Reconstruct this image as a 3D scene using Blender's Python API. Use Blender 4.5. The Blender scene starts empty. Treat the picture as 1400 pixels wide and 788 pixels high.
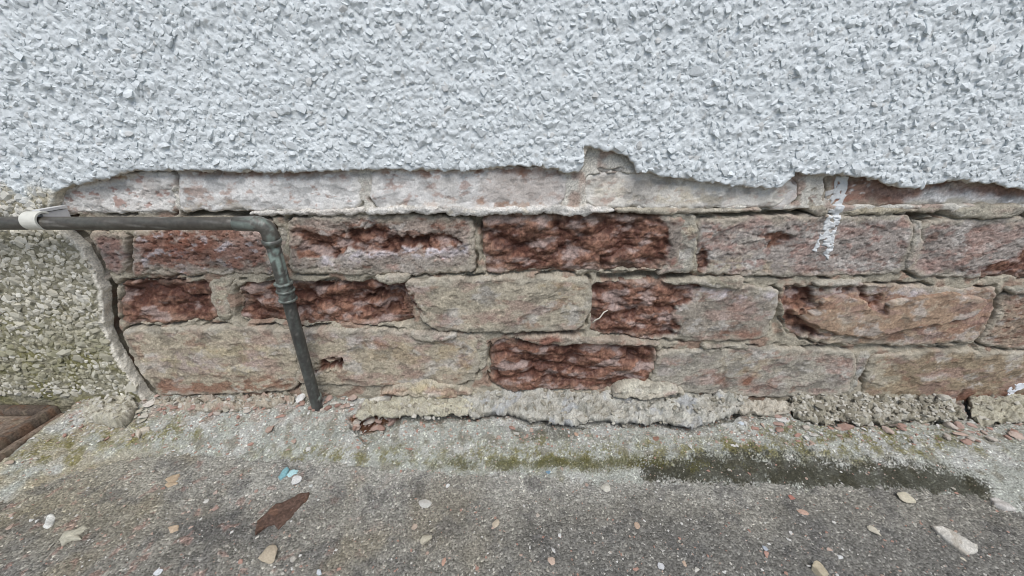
import bpy, bmesh, math
import numpy as np
from mathutils import Vector, Matrix

# ------------------------------------------------------------------ camera, sky, sun, exposure
F_PX, D, H = 515.0, 0.413, 0.362            # focal length in photo pixels, distance to the wall, height above the slab
TH = math.atan(217.0 / F_PX)                # camera looks down by this much
CT, ST = math.cos(TH), math.sin(TH)
scene = bpy.context.scene
COL = scene.collection
cam_d = bpy.data.cameras.new('camera'); cam = bpy.data.objects.new('camera', cam_d); COL.objects.link(cam)
cam_d.sensor_width = 36.0; cam_d.lens = 36.0 * F_PX / 1400.0
cam_d.clip_start = 0.01; cam_d.clip_end = 200.0
cam.location = (0, -D, H); cam.rotation_euler = (math.pi / 2 - TH, 0, 0)
scene.camera = cam
SUN_EL, SUN_AZ = math.radians(57), math.radians(12)      # high, behind the camera, a little to the right
world = bpy.data.worlds.new('World'); scene.world = world; world.use_nodes = True
wn = world.node_tree.nodes; wl = world.node_tree.links
sky = wn.new('ShaderNodeTexSky'); sky.sky_type = 'NISHITA'; sky.sun_disc = False
sky.sun_elevation = SUN_EL; sky.sun_rotation = math.pi + SUN_AZ * -1
sky.air_density = 1.0; sky.dust_density = 1.5; sky.ozone_density = 1.0
wl.new(sky.outputs[0], wn['Background'].inputs[0]); wn['Background'].inputs[1].default_value = 0.055
sun_d = bpy.data.lights.new('sun', 'SUN'); sun_d.energy = 1.5; sun_d.angle = math.radians(38); sun_d.color = (1.0, 0.975, 0.94)
sun = bpy.data.objects.new('sun', sun_d); COL.objects.link(sun)
sdir = Vector((math.sin(SUN_AZ) * math.cos(SUN_EL), -math.cos(SUN_AZ) * math.cos(SUN_EL), math.sin(SUN_EL)))
sun.rotation_euler = (-sdir).to_track_quat('-Z', 'Y').to_euler(); sun.location = (0, -3, 4)
scene.view_settings.view_transform = 'Standard'; scene.view_settings.look = 'None'
scene.view_settings.gamma = 1.0; scene.view_settings.exposure = 0.84
scene.cycles.filter_width = 0.95

# ------------------------------------------------------------------ mapping between photo pixels and the place
f32 = np.float32
def P(px, py, y=0.0):                        # photo pixel -> (x, z) on an upright plane at depth y
    u, v = np.asarray(px, float) - 700, np.asarray(py, float) - 394
    Y = F_PX * CT - v * ST; Z = -F_PX * ST - v * CT
    d = D + y
    return u / Y * d, H + Z / Y * d
def G(px, py, z=0.0):                        # photo pixel -> (x, y) on a level plane at height z
    u, v = np.asarray(px, float) - 700, np.asarray(py, float) - 394
    Y = F_PX * CT - v * ST; Z = -F_PX * ST - v * CT
    d = (z - H) / Z * Y
    return u / Y * d, d - D
def to_px(x, y, z):
    yy, zz = y + D, z - H
    fwd = yy * CT - zz * ST; up = yy * ST + zz * CT
    return (700 + F_PX * x / fwd).astype(f32), (394 - F_PX * up / fwd).astype(f32)

# ------------------------------------------------------------------ noise
_r = np.random.RandomState(7)
PERM = np.concatenate([_r.permutation(256)] * 3).astype(np.int32)
_ang = _r.rand(256) * 2 * np.pi
GX, GY = np.cos(_ang).astype(f32), np.sin(_ang).astype(f32)
def perlin(x, y, seed=0):
    x = np.asarray(x, f32) + f32(seed * 17.31 + 300); y = np.asarray(y, f32) + f32(seed * 9.77 + 300)
    xi = np.floor(x).astype(np.int32); yi = np.floor(y).astype(np.int32)
    xf = x - xi; yf = y - yi; xi &= 255; yi &= 255
    u = xf * xf * xf * (xf * (xf * 6 - 15) + 10); v = yf * yf * yf * (yf * (yf * 6 - 15) + 10)
    def g(ix, iy, dx, dy):
        h = PERM[PERM[ix] + iy]; return GX[h] * dx + GY[h] * dy
    a = g(xi, yi, xf, yf); b = g(xi + 1, yi, xf - 1, yf)
    c = g(xi, yi + 1, xf, yf - 1); d = g(xi + 1, yi + 1, xf - 1, yf - 1)
    return ((a + u * (b - a)) + v * ((c + u * (d - c)) - (a + u * (b - a)))) * f32(1.5)
def fbm(x, y, freq, octv=4, seed=0, gain=0.5):
    t = 0; a = 1.0; s = 0
    for o in range(octv):
        t = t + a * perlin(x * freq, y * freq, seed + o * 3); s += a; a *= gain; freq *= 2.03
    return t / s * 1.35
def billow(x, y, freq, octv=3, seed=0):
    t = 0; a = 1.0; s = 0
    for o in range(octv):
        t = t + a * np.abs(perlin(x * freq, y * freq, seed + o * 5)); s += a; a *= 0.5; freq *= 2.1
    return t / s * 2
def sst(a, b, x):
    t = np.clip((x - a) / (b - a), 0, 1); return t * t * (3 - 2 * t)
def sdpoly(x, y, poly):
    poly = np.asarray(poly, float); n = len(poly)
    d2 = np.full(x.shape, 1e18, f32); ins = np.zeros(x.shape, bool)
    for i in range(n):
        ax, ay = poly[i]; bx, by = poly[(i + 1) % n]
        ex, ey = bx - ax, by - ay
        wx, wy = x - f32(ax), y - f32(ay)
        t = np.clip((wx * ex + wy * ey) / (ex * ex + ey * ey + 1e-12), 0, 1)
        d2 = np.minimum(d2, (wx - ex * t) ** 2 + (wy - ey * t) ** 2)
        if ay != by:
            c = ((ay <= y) & (by > y)) | ((by <= y) & (ay > y))
            ins ^= c & (x < ax + (y - ay) * (ex / ey))
    d = np.sqrt(d2); return np.where(ins, -d, d).astype(f32)
def facets(x, y, fx, fy, seed=0, tilt=0.6, curv=0.5):
    """creased broken-stone relief: the highest of many small tilted planes"""
    x = np.asarray(x, f32) * fx + 300 + seed * 3.7; y = np.asarray(y, f32) * fy + 300 + seed * 5.1
    xi = np.floor(x).astype(np.int32); yi = np.floor(y).astype(np.int32); best = np.full(x.shape, -9, f32)
    for dx in (-1, 0, 1):
        for dy in (-1, 0, 1):
            cx, cy = xi + dx, yi + dy
            h = PERM[PERM[cx & 255] + (cy & 255)]; h2 = PERM[h + 57]; h3 = PERM[h2 + 11]
            ox = x - cx - h / 255.0; oy = y - cy - h2 / 255.0
            v = h3 / 255.0 * .7 + tilt * (GX[h2] * ox + GY[h2] * oy) - curv * (ox * ox + oy * oy)
            best = np.maximum(best, v.astype(f32))
    return best - .6
def mixc(a, b, m): return a + (np.asarray(b, f32) - a) * m[..., None]

# ------------------------------------------------------------------ objects
def setp(o, label=None, cat=None, group=None, kind=None):
    if label: o['label'] = label
    if cat: o['category'] = cat
    if group: o['group'] = group
    if kind: o['kind'] = kind
    return o
def empty(name, loc, label, cat, group=None, kind=None):
    o = bpy.data.objects.new(name, None); COL.objects.link(o); o.location = loc; o.empty_display_size = 0.02
    return setp(o, label, cat, group, kind)
def wloc(o):
    v = Vector((0, 0, 0))
    while o is not None: v = v + o.location; o = o.parent
    return v
def link_mesh(name, co, faces, nper, mat, parent=None, col=None, smooth=True):
    co = np.asarray(co, np.float64).reshape(-1, 3)
    mn, mx = co.min(0), co.max(0); org = np.array([(mn[0] + mx[0]) / 2, (mn[1] + mx[1]) / 2, mn[2]])
    me = bpy.data.meshes.new(name)
    faces = np.asarray(faces, np.int32).reshape(-1, nper); nf = len(faces)
    me.vertices.add(len(co)); me.vertices.foreach_set('co', (co - org).astype(f32).ravel())
    me.loops.add(nf * nper); me.loops.foreach_set('vertex_index', faces.ravel())
    me.polygons.add(nf); me.polygons.foreach_set('loop_start', np.arange(0, nf * nper, nper, dtype=np.int32))
    try: me.polygons.foreach_set('loop_total', np.full(nf, nper, np.int32))
    except Exception: pass
    me.polygons.foreach_set('use_smooth', np.full(nf, smooth, bool))
    if col is not None:
        at = me.color_attributes.new('Col', 'FLOAT_COLOR', 'POINT')
        c4 = np.ones((len(co), 4), f32); c4[:, :col.shape[1]] = np.clip(col, 0, 1);
        if col.shape[1] == 3: c4[:, 3] = 0
        at.data.foreach_set('color', c4.ravel())
    me.update(calc_edges=True); me.validate()
    me.materials.append(mat)
    o = bpy.data.objects.new(name, me); COL.objects.link(o)
    if parent is not None: o.parent = parent
    o.location = Vector(org) - wloc(parent)
    return o
def hf_piece(name, mat, parent, poly, f, cell, back, axis, y0=0.0, rough=(0, 1), keep=None, seed=0, film=False, crop=None, undercut=0.0, grain=0.11, jit=0.00008, skirt=2, frac=0.0, sat=1.18, gam=1.06):
    """one solid lump: a fine height field inside an outline, with its sides turned back into what carries it"""
    poly = np.asarray(poly, float)
    a0, b0 = poly.min(0) - (2 + skirt) * cell; a1, b1 = poly.max(0) + (2 + skirt) * cell
    if crop: a0, a1, b0, b1 = max(a0, crop[0]), min(a1, crop[1]), max(b0, crop[2]), min(b1, crop[3])
    a = np.arange(a0, a1 + cell, cell, dtype=f32); b = np.arange(b0, b1 + cell, cell, dtype=f32)
    A, B = np.meshgrid(a, b)
    sd = sdpoly(A, B, poly)
    if rough[0]: sd = sd + f32(rough[0]) * fbm(A, B, rough[1], 3, seed + 50)
    if axis == 'wall': PX, PY = to_px(A, y0, B)
    else: PX, PY = to_px(A, B, np.zeros_like(A) + y0)
    h, col = f(A, B, sd, PX, PY)
    rg = np.random.RandomState(seed + 5)
    col = np.array(col, f32); col[..., :3] *= (1 + grain * np.clip(rg.randn(*A.shape), -2, 2.5))[..., None].astype(f32); h = h + (jit * rg.randn(*A.shape)).astype(f32)
    if sat != 1:
        lum = col[..., :3].mean(-1, keepdims=True); col[..., :3] = np.maximum(.01, lum + sat * (col[..., :3] - lum))
        if gam != 1: col[..., :3] = col[..., :3] ** gam
    gy, gx = np.gradient(sd, cell); gl = np.maximum(np.sqrt(gx * gx + gy * gy), 0.3); gx /= gl; gy /= gl
    out = sd > 0
    tt = np.clip(sd / (skirt * cell), 0, 1)
    s = np.where(out, sd + undercut * tt, np.where(sd > -0.55 * cell, sd, 0))
    if frac: s = s - np.where(out, frac * np.sin(np.pi * tt) * (1.0 + fbm(A + tt * .004, B + tt * .004, 160, 3, seed + 8)), 0)
    A2, B2 = A - gx * s, B - gy * s
    h = np.where(out, (h - 0.0022) if film else h * (1 - tt) + back * tt, h)
    ins = sd < ((skirt - 1) * cell if not film else 0)
    q = ins[:-1, :-1] | ins[1:, :-1] | ins[:-1, 1:] | ins[1:, 1:]
    if keep is not None:
        kv = keep(PX, PY, A, B); q &= kv[:-1, :-1]
    ny, nx = A.shape; idx = np.arange(ny * nx, dtype=np.int32).reshape(ny, nx)
    quads = np.stack([idx[:-1, :-1][q], idx[:-1, 1:][q], idx[1:, 1:][q], idx[1:, :-1][q]], 1)
    used = np.zeros(ny * nx, bool); used[quads.ravel()] = True
    remap = np.cumsum(used).astype(np.int32) - 1
    co = np.stack([A2, -h, B2], -1) if axis == 'wall' else np.stack([A2, B2, h], -1)
    return link_mesh(name, co.reshape(-1, 3)[used], remap[quads], 4, mat, parent, col.reshape(-1, col.shape[-1])[used])
def pw(pts, y=0.0):
    p = np.asarray(pts, float); x, z = P(p[:, 0], p[:, 1], y); return np.stack([x, z], 1)
def pg(pts, z=0.0):
    p = np.asarray(pts, float); x, y = G(p[:, 0], p[:, 1], z); return np.stack([x, y], 1)

# ------------------------------------------------------------------ materials (all procedural)
def mat_mineral(name, speck=0.35, scale=700, bump=0.0006, rough=0.9, spec=0.25, vor=0.0, vscale=300, detail=3, tint=None, metallic=0.0, damp=0.0):
    m = bpy.data.materials.new(name); m.use_nodes = True; t = m.node_tree; n = t.nodes; l = t.links
    bs = n['Principled BSDF']; bs.inputs['Roughness'].default_value = rough
    bs.inputs['Specular IOR Level'].default_value = spec; bs.inputs['Metallic'].default_value = metallic
    if tint is None:
        at = n.new('ShaderNodeVertexColor'); at.layer_name = 'Col'; csrc = at.outputs['Color']
        if damp:
            rm = n.new('ShaderNodeMapRange'); rm.inputs['To Min'].default_value = rough; rm.inputs['To Max'].default_value = damp
            l.new(at.outputs['Alpha'], rm.inputs['Value']); l.new(rm.outputs[0], bs.inputs['Roughness'])
    else:
        rg = n.new('ShaderNodeRGB'); rg.outputs[0].default_value = (*tint, 1); csrc = rg.outputs[0]
    geo = n.new('ShaderNodeNewGeometry')
    nz = n.new('ShaderNodeTexNoise'); nz.inputs['Scale'].default_value = scale; nz.inputs['Detail'].default_value = detail
    nz.inputs['Roughness'].default_value = 0.65
    l.new(geo.outputs['Position'], nz.inputs['Vector'])
    mr = n.new('ShaderNodeMapRange'); mr.inputs['From Min'].default_value = 0.3; mr.inputs['From Max'].default_value = 0.7
    mr.inputs['To Min'].default_value = 1 - speck; mr.inputs['To Max'].default_value = 1 + speck
    l.new(nz.outputs['Fac'], mr.inputs['Value'])
    mul = n.new('ShaderNodeVectorMath'); mul.operation = 'SCALE'
    l.new(csrc, mul.inputs[0]); l.new(mr.outputs[0], mul.inputs['Scale'])
    last = mul.outputs[0]; hsrc = nz.outputs['Fac']
    if vor:
        vo = n.new('ShaderNodeTexVoronoi'); vo.inputs['Scale'].default_value = vscale; l.new(geo.outputs['Position'], vo.inputs['Vector'])
        sp = n.new('ShaderNodeSeparateColor'); l.new(vo.outputs['Color'], sp.inputs[0])
        cr = n.new('ShaderNodeMapRange'); cr.inputs['To Min'].default_value = 1 - vor; cr.inputs['To Max'].default_value = 1 + vor
        l.new(sp.outputs[0], cr.inputs['Value'])
        m2 = n.new('ShaderNodeVectorMath'); m2.operation = 'SCALE'; l.new(last, m2.inputs[0]); l.new(cr.outputs[0], m2.inputs['Scale'])
        gt = n.new('ShaderNodeMath'); gt.operation = 'GREATER_THAN'; gt.inputs[1].default_value = 0.93; l.new(sp.outputs[1], gt.inputs[0])
        mx = n.new('ShaderNodeMix'); mx.data_type = 'RGBA'; brt = n.new('ShaderNodeVectorMath'); brt.operation = 'SCALE'; brt.inputs['Scale'].default_value = 2.1; l.new(m2.outputs[0], brt.inputs[0]); l.new(brt.outputs[0], mx.inputs[7])
        gm = n.new('ShaderNodeMath'); gm.operation = 'MULTIPLY'; gm.inputs[1].default_value = 0.6; l.new(gt.outputs[0], gm.inputs[0])
        l.new(gm.outputs[0], mx.inputs[0]); l.new(m2.outputs[0], mx.inputs[6]); last = mx.outputs[2]
        ad = n.new('ShaderNodeMath'); ad.operation = 'SUBTRACT'; l.new(nz.outputs['Fac'], ad.inputs[0]); l.new(vo.outputs['Distance'], ad.inputs[1]); hsrc = ad.outputs[0]
    l.new(last, bs.inputs['Base Color'])
    if bump:
        bp = n.new('ShaderNodeBump'); bp.inputs['Strength'].default_value = 1.0; bp.inputs['Distance'].default_value = bump
        l.new(hsrc, bp.inputs['Height']); l.new(bp.outputs[0], bs.inputs['Normal'])
    return m
M_BRICK = mat_mineral('weathered_brick', 0.27, 900, 0.0006, spec=0.35, damp=0.5)
M_WBRICK = mat_mineral('paint_smeared_brick', 0.14, 700, 0.0005, spec=0.3)
M_MORTAR = mat_mineral('sandy_mortar', 0.35, 800, 0.0008)
M_PAINT = mat_mineral('painted_render', 0.06, 320, 0.0010, rough=0.6, spec=0.35)
M_BARE = mat_mineral('bare_render', 0.28, 520, 0.0008)
M_CHIP = mat_mineral('stone_chip', 0.10, 420, 0.0004, rough=0.75)
M_SLAB = mat_mineral('gritty_concrete', 0.34, 700, 0.0011, vor=0.36, vscale=520)
M_FILLET = mat_mineral('cement_fillet', 0.30, 600, 0.0011, vor=0.18, vscale=560)
M_STONE = mat_mineral('loose_stone', 0.18, 700, 0.0004, rough=0.85)
M_FILM = mat_mineral('paint_film', 0.06, 500, 0.0003, rough=0.55, spec=0.4)
M_RUST = mat_mineral('rusty_iron', 0.45, 420, 0.0007, rough=0.85, spec=0.3)
M_PIPE = mat_mineral('tarnished_pipe', 0.25, 260, 0.0002, rough=0.42, spec=0.5)
M_PLASTIC = mat_mineral('white_plastic', 0.07, 180, 0.0002, rough=0.45, spec=0.4)
M_FAR = mat_mineral('far_render', 0.12, 120, 0.003, tint=(0.72, 0.74, 0.75))
M_FARG = mat_mineral('far_concrete', 0.3, 300, 0.001, tint=(0.2, 0.195, 0.18))

# ------------------------------------------------------------------ region masks in photo pixels, fixed to the surface
def rmask(r, A, B, PX, PY, seed, soft=6.0, amp=9.0, freq=55):
    if r is None: return np.ones_like(A)
    if r[0] == 'e':
        _, cx, cy, rx, ry = r
        d = (np.sqrt(((PX - cx) / rx) ** 2 + ((PY - cy) / ry) ** 2) - 1) * min(rx, ry)
    else: d = sdpoly(PX, PY, r)
    d = d + amp * fbm(A, B, freq, 4, seed)
    return sst(soft, -soft, d)
def flaky(A, B, seed):
    wx = 0.006 * fbm(A, B, 40, 3, seed + 1); wz = 0.005 * fbm(A, B, 45, 3, seed + 2)
    big = fbm(A * 0.6, B * 1.1, 26, 3, seed)
    f1 = facets(A + wx, B + wz, 42, 88, seed, .75, .55); f2 = facets(A + wz, B + wx, 125, 210, seed + 3, .8, .5)
    return 0.55 * big + 0.75 * f1 + 0.22 * f2 + .05 * perlin(A * 380, B * 380, seed)
RED, BROWN, BEIGE, GREY = (.27, .085, .058), (.23, .125, .09), (.47, .41, .31), (.34, .31, .275)
PURP, WHITE, CREAM, SALT_SHEEN = (.36, .29, .27), (.74, .75, .75), (.60, .54, .43), (.62, .58, .60)  # last one: pale salt, with the lit sheen of brick ledges painted in
DARK, OLIVE, OCHRE = (.06, .055, .045), (.27, .25, .12), (.42, .32, .18)
REG = []                                     # every piece of the wall, for laying films on top
def brick_f(seed, base, face=0.0, rough=1.0, spalls=(), layers=(), rnd=0.0035, pit=0.0, tiltz=0.0, smear=1.0):
    base = np.asarray(base, f32)
    def f(A, B, sd, PX, PY):
        low = fbm(A, B, 22, 3, seed)
        h = face + 0.0020 * low + rough * (0.00045 * fbm(A, B, 80, 3, seed + 4) + 0.00030 * fbm(A, B, 400, 2, seed + 6))
        peel = fbm(A * .75 + .004 * low, B * 1.25, 48, 4, seed + 14)
        h = h - min(rough, 1.0) * .75 * (.0008 * sst(.16, .20, peel) + .0007 * sst(.34, .38, peel) + .0006 * sst(-.30, -.33, peel))
        h = h + tiltz * (B - B.mean())
        if pit: h = h - pit * sst(0.22, 0.5, fbm(A, B * 1.4, 150, 3, seed + 11))
        e = np.clip((sd + rnd) / rnd, 0, 1); h = h - 0.75 * rnd * e ** 2
        col = base * (1 + 0.22 * fbm(A, B, 60, 4, seed + 20))[..., None]
        wh = float(base.min() > .5)
        col = mixc(col, (.27, .155, .115), (.5 - .25 * wh) * sst(.22, .42, fbm(A * .7, B * 1.3, 38, 5, seed + 21, .6)))
        col = mixc(col, (.57, .545, .515), .60 * sst(.10, .34, fbm(A * .8, B * 1.2, 28, 5, seed + 22, .6)))
        if not wh: col = mixc(col, (.40, .285, .25), .55 * sst(.02, .28, fbm(A * .6, B * 1.3, 24, 5, seed + 23, .6)))
        for (r, c, o, fq, lo, hi) in layers:
            m = o * rmask(r, A, B, PX, PY, seed + len(str(c)), soft=7)
            if fq:
                mid = (lo + hi) / 2; m = m * sst(mid - .11, mid + .11, fbm(A * 0.8, B * 1.25, fq, 5, seed + int(fq) % 37, .6))
            col = mixc(col, c, m); 
        wet = np.zeros_like(A); wet0 = np.zeros_like(A)
        for (r, dep, lump) in spalls:
            m = rmask(r, A, B, PX, PY, seed + 31, soft=5, amp=12)
            n = flaky(A, B, seed + 40)
            h = h - m * (dep - lump * n)
            k = sst(-0.45, 0.55, n + 0.7 * fbm(A, B, 150, 3, seed + 60))
            rc = np.asarray((.12, .058, .043), f32) + (np.asarray((.32, .19, .14), f32) - np.asarray((.12, .058, .043), f32)) * k[..., None]
            rc = mixc(rc, (.45, .37, .345), 0.7 * sst(0.02, 0.4, fbm(A * .7, B * 1.4, 48, 4, seed + 70) + .35 * n))
            col = mixc(col, rc, sst(.1, .6, m)); wet0 = np.maximum(wet0, m); wet = np.maximum(wet, m * sst(.5, -.1, fbm(A, B, 35, 3, seed + 80)))
        dk = fbm(A, B, 260, 3, seed + 24)
        col = col * (1 - (.24 - .16 * wh) * sst(.2, .5, dk) + (.22 - .16 * wh) * sst(.2, .5, -dk))[..., None]
        sm = sst(-.010, -.001, sd + .010 * fbm(A, B, 32, 4, seed + 26)) * (1 - .75 * wet0)
        col = mixc(col, (.74, .72, .68) if wh else (.45, .42, .355), smear * (.75 if not wh else .6) * sm)
        col = col * (1 - .25 * sst(.16, .2, peel))[..., None]
        return h.astype(f32), np.concatenate([col, wet[..., None]], -1).astype(f32)
    return f
def chamfer(pts, cut=7):
    """round the corners of a px outline and break its straight sides"""
    p = np.asarray(pts, float); n = len(p); o = []
    for i in range(n):
        a, b, c = p[i - 1], p[i], p[(i + 1) % n]
        for q in (a, c):
            d = q - b; L = np.hypot(*d); o.append(b + d * min(cut / L, 0.35))
    return o

# ------------------------------------------------------------------ the brick wall
wall = empty('brick_wall', (0, 0, 0.02), 'old exposed red brick wall with spalled and flaking bricks below the white render', 'brick wall')
def brick(pts, seed, base, name='brick', y0=0.0, label=None, cell=0.001, edge=0.0030, back=-0.032, mat=None, cut=7, **kw):
    poly = pw(chamfer(pts, cut), y0)
    f = brick_f(seed, base, **kw)
    REG.append((poly, f, (edge, 70), seed))
    wht = min(base) > .55 and mat is None
    o = hf_piece(name, mat or (M_WBRICK if wht else M_BRICK), wall, poly, f, cell, back, 'wall', 0.0, (edge, 70), seed=seed, grain=.04 if wht else .10, sat=1.10, gam=1.0 if wht else 1.1)
    if label: o['label'] = label
    return o
# top course, smeared with white paint
brick([(60, 246), (150, 236), (238, 232), (240, 291), (80, 293)], 1, (.76, .74, .71), rough=.8, pit=.0015, layers=[(None, (.42, .27, .23), .8, 90, .12, .4), (('e', 150, 240, 60, 10), OCHRE, .5, 60, 0, .3)])
brick([(243, 228), (492, 226), (494, 287), (400, 291), (300, 288), (243, 292)], 2, (.79, .78, .76), rough=.6, pit=.0005, face=.001, layers=[(None, (.46, .33, .28), .7, 90, .2, .5), (('e', 275, 262, 35, 14), (.42, .28, .22), .6, 60, -.2, .3), ([(240, 226), (500, 226), (500, 240), (240, 241)], (.2, .11, .07), .9, 70, -.5, .1), (('e', 300, 288, 60, 8), OCHRE, .6, 60, -.3, .2)])
brick([(506, 226), (640, 224), (777, 226), (776, 262), (764, 286), (640, 288), (508, 286)], 3, (.76, .745, .725), rough=.6, pit=.0005, face=.002, cut=12, layers=[(None, (.46, .35, .31), .75, 80, .1, .45), (('e', 720, 255, 60, 30), (.5, .44, .4), .6, 0, 0, 0), ([(500, 226), (780, 224), (780, 236), (500, 239)], (.26, .13, .08), .9, 70, -.4, .15), ([(510, 280), (700, 272), (770, 274), (770, 290), (510, 290)], (.42, .25, .16), .55, 80, 0, .3)])
brick([(798, 236), (880, 234), (1000, 244), (1090, 247), (1090, 262), (1066, 284), (960, 287), (800, 284)], 4, (.72, .69, .63), rough=.7, pit=.0006, layers=[(None, (.44, .33, .28), .7, 85, .15, .45), (('e', 920, 262, 90, 24), CREAM, .6, 60, -.2, .3), (('e', 1010, 250, 70, 14), WHITE, .5, 0, 0, 0), (('e', 880, 258, 30, 16), (.4, .38, .36), .6, 0, 0, 0)])
brick([(1066, 244), (1093, 242), (1094, 262), (1078, 287), (1052, 288)], 5, (.62, .60, .58), name='brick', face=-.001, layers=[(None, (.44, .33, .28), .7, 85, .0, .35)])
brick([(1130, 236), (1300, 236), (1420, 246), (1425, 286), (1300, 282), (1210, 283), (1132, 283)], 6, (.33, .225, .175), face=-.003, layers=[([(1240, 276), (1270, 262), (1340, 264), (1420, 274), (1420, 288), (1240, 288)], WHITE, .85, 0, 0, 0), (('e', 1175, 258, 30, 9), WHITE, .7, 160, .3, .4), ([(1130, 270), (1240, 268), (1240, 286), (1130, 286)], (.36, .2, .15), .6, 60, -.2, .3)])
brick([(1436, 242), (1700, 246), (1700, 287), (1436, 286)], 7, (.42, .33, .28))
# second course
brick([(118, 318), (174, 318), (172, 376), (150, 376)], 8, (.36, .25, .22), pit=.003, rough=1.5, layers=[(None, PURP, .7, 70, 0, .3)])
brick([(182, 312), (372, 300), (376, 376), (178, 377)], 9, (.33, .205, .165), pit=.0025, rough=1.6, layers=[(None, SALT_SHEEN, .7, 70, .1, .4), (('e', 280, 366, 90, 10), GREY, .7, 60, -.3, .2), (('e', 250, 340, 50, 20), (.30, .14, .1), .6, 60, -.2, .3)])
brick([(392, 297), (520, 294), (648, 297), (650, 374), (520, 377), (394, 376)], 10, (.39, .33, .29), rough=1.6, pit=.0015, layers=[(None, BROWN, .7, 60, .1, .4), ([(440, 350), (560, 338), (640, 338), (640, 350), (560, 352), (430, 362)], SALT_SHEEN, .9, 70, -.4, .1), ([(400, 350), (648, 350), (648, 380), (400, 380)], GREY, .75, 50, -.4, .2)],
      spalls=[([(405, 318), (470, 322), (520, 308), (560, 325), (620, 318), (630, 333), (560, 337), (480, 344), (410, 352)], .006, .010)])
brick([(660, 294), (800, 292), (938, 296), (928, 370), (800, 373), (662, 374)], 11, RED, rough=1.5, spalls=[([(640, 285), (905, 288), (915, 360), (880, 380), (640, 385)], .004, .012)], layers=[(('e', 920, 330, 25, 30), GREY, .9, 0, 0, 0)])
brick([(952, 300), (1100, 294), (1250, 295), (1250, 340), (1236, 376), (1100, 380), (954, 376)], 12, (.37, .335, .31), rough=1.7, pit=.0013, layers=[(None, (.36, .24, .21), .65, 75, .1, .45), (('e', 1010, 335, 50, 22), (.52, .48, .43), .6, 60, -.2, .3), (('e', 980, 320, 25, 10), (.36, .19, .14), .6, 80, 0, .3), (('e', 1000, 365, 60, 10), BEIGE, .6, 60, -.3, .3)],
      spalls=[(('e', 1063, 326, 20, 7), .007, .006), (('e', 962, 358, 8, 9), .004, .004)])
brick([(1264, 303), (1340, 298), (1450, 298), (1456, 382), (1340, 383), (1240, 376), (1256, 340)], 13, (.36, .325, .30), rough=1.8, pit=.0016, layers=[(None, (.35, .24, .21), .6, 75, .1, .4)], spalls=[([(1345, 372), (1385, 352), (1460, 330), (1460, 390), (1340, 386)], .005, .006)])
brick([(1470, 298), (1700, 298), (1700, 384), (1470, 383)], 14, (.36, .32, .29), rough=1.5)
# third course
brick([(159, 386), (282, 384), (300, 440), (163, 446)], 15, RED, rough=1.5, spalls=[([(100, 370), (290, 380), (306, 450), (100, 460)], .005, .010)], layers=[])
brick([(322, 386), (556, 384), (570, 446), (430, 448), (324, 442)], 16, RED, rough=1.6, spalls=[([(300, 370), (560, 370), (590, 460), (300, 460)], .010, .013), (('e', 533, 412, 22, 12), .014, .002)])
brick([(549, 382), (680, 378), (810, 380), (808, 424), (796, 452), (690, 454), (592, 452), (566, 424)], 17, (.45, .41, .335), face=.004, rough=1.3, cut=9, layers=[(None, (.38, .34, .28), .6, 50, 0, .4), (('e', 640, 420, 60, 25), CREAM, .35, 40, 0, .3), (('e', 770, 395, 30, 10), OCHRE, .4, 60, 0, .3)], spalls=[([(540, 395), (566, 402), (578, 440), (560, 450), (540, 440)], .006, .004)])
brick([(808, 386), (940, 384), (1066, 394), (1062, 430), (1048, 466), (930, 468), (806, 458)], 18, (.37, .335, .29), rough=1.4, layers=[(('e', 1020, 402, 50, 10), SALT_SHEEN, .7, 60, -.2, .3), (('e', 1010, 460, 40, 8), (.29, .17, .13), .8, 60, -.4, .1)],
      spalls=[([(790, 370), (900, 384), (955, 392), (940, 418), (915, 430), (925, 450), (928, 462), (880, 466), (790, 470)], .005, .013)])
brick([(1068, 398), (1100, 392), (1240, 390), (1368, 396), (1358, 432), (1336, 468), (1240, 474), (1120, 470), (1078, 458)], 19, (.36, .25, .19), rough=1.2, layers=[(None, (.44, .36, .27), .6, 50, 0, .4), (('e', 1140, 462, 30, 10), CREAM, .6, 60, -.2, .3), (('e', 1230, 398, 60, 6), SALT_SHEEN, .7, 60, -.3, .2)],
      spalls=[([(1060, 390), (1118, 390), (1110, 415), (1090, 432), (1120, 458), (1060, 470)], .010, .008), ([(1176, 405), (1204, 408), (1206, 432), (1190, 420)], .006, .004), ([(1115, 395), (1180, 392), (1180, 400), (1120, 403)], .004, .004)])
brick([(1372, 402), (1480, 400), (1480, 478), (1400, 480), (1340, 474), (1360, 440)], 20, (.37, .30, .24), rough=1.5, pit=.002, face=-.002, layers=[(None, BROWN, .6, 60, 0, .3)])
brick([(1492, 402), (1720, 402), (1720, 480), (1492, 480)], 21, (.38, .32, .27))
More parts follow.
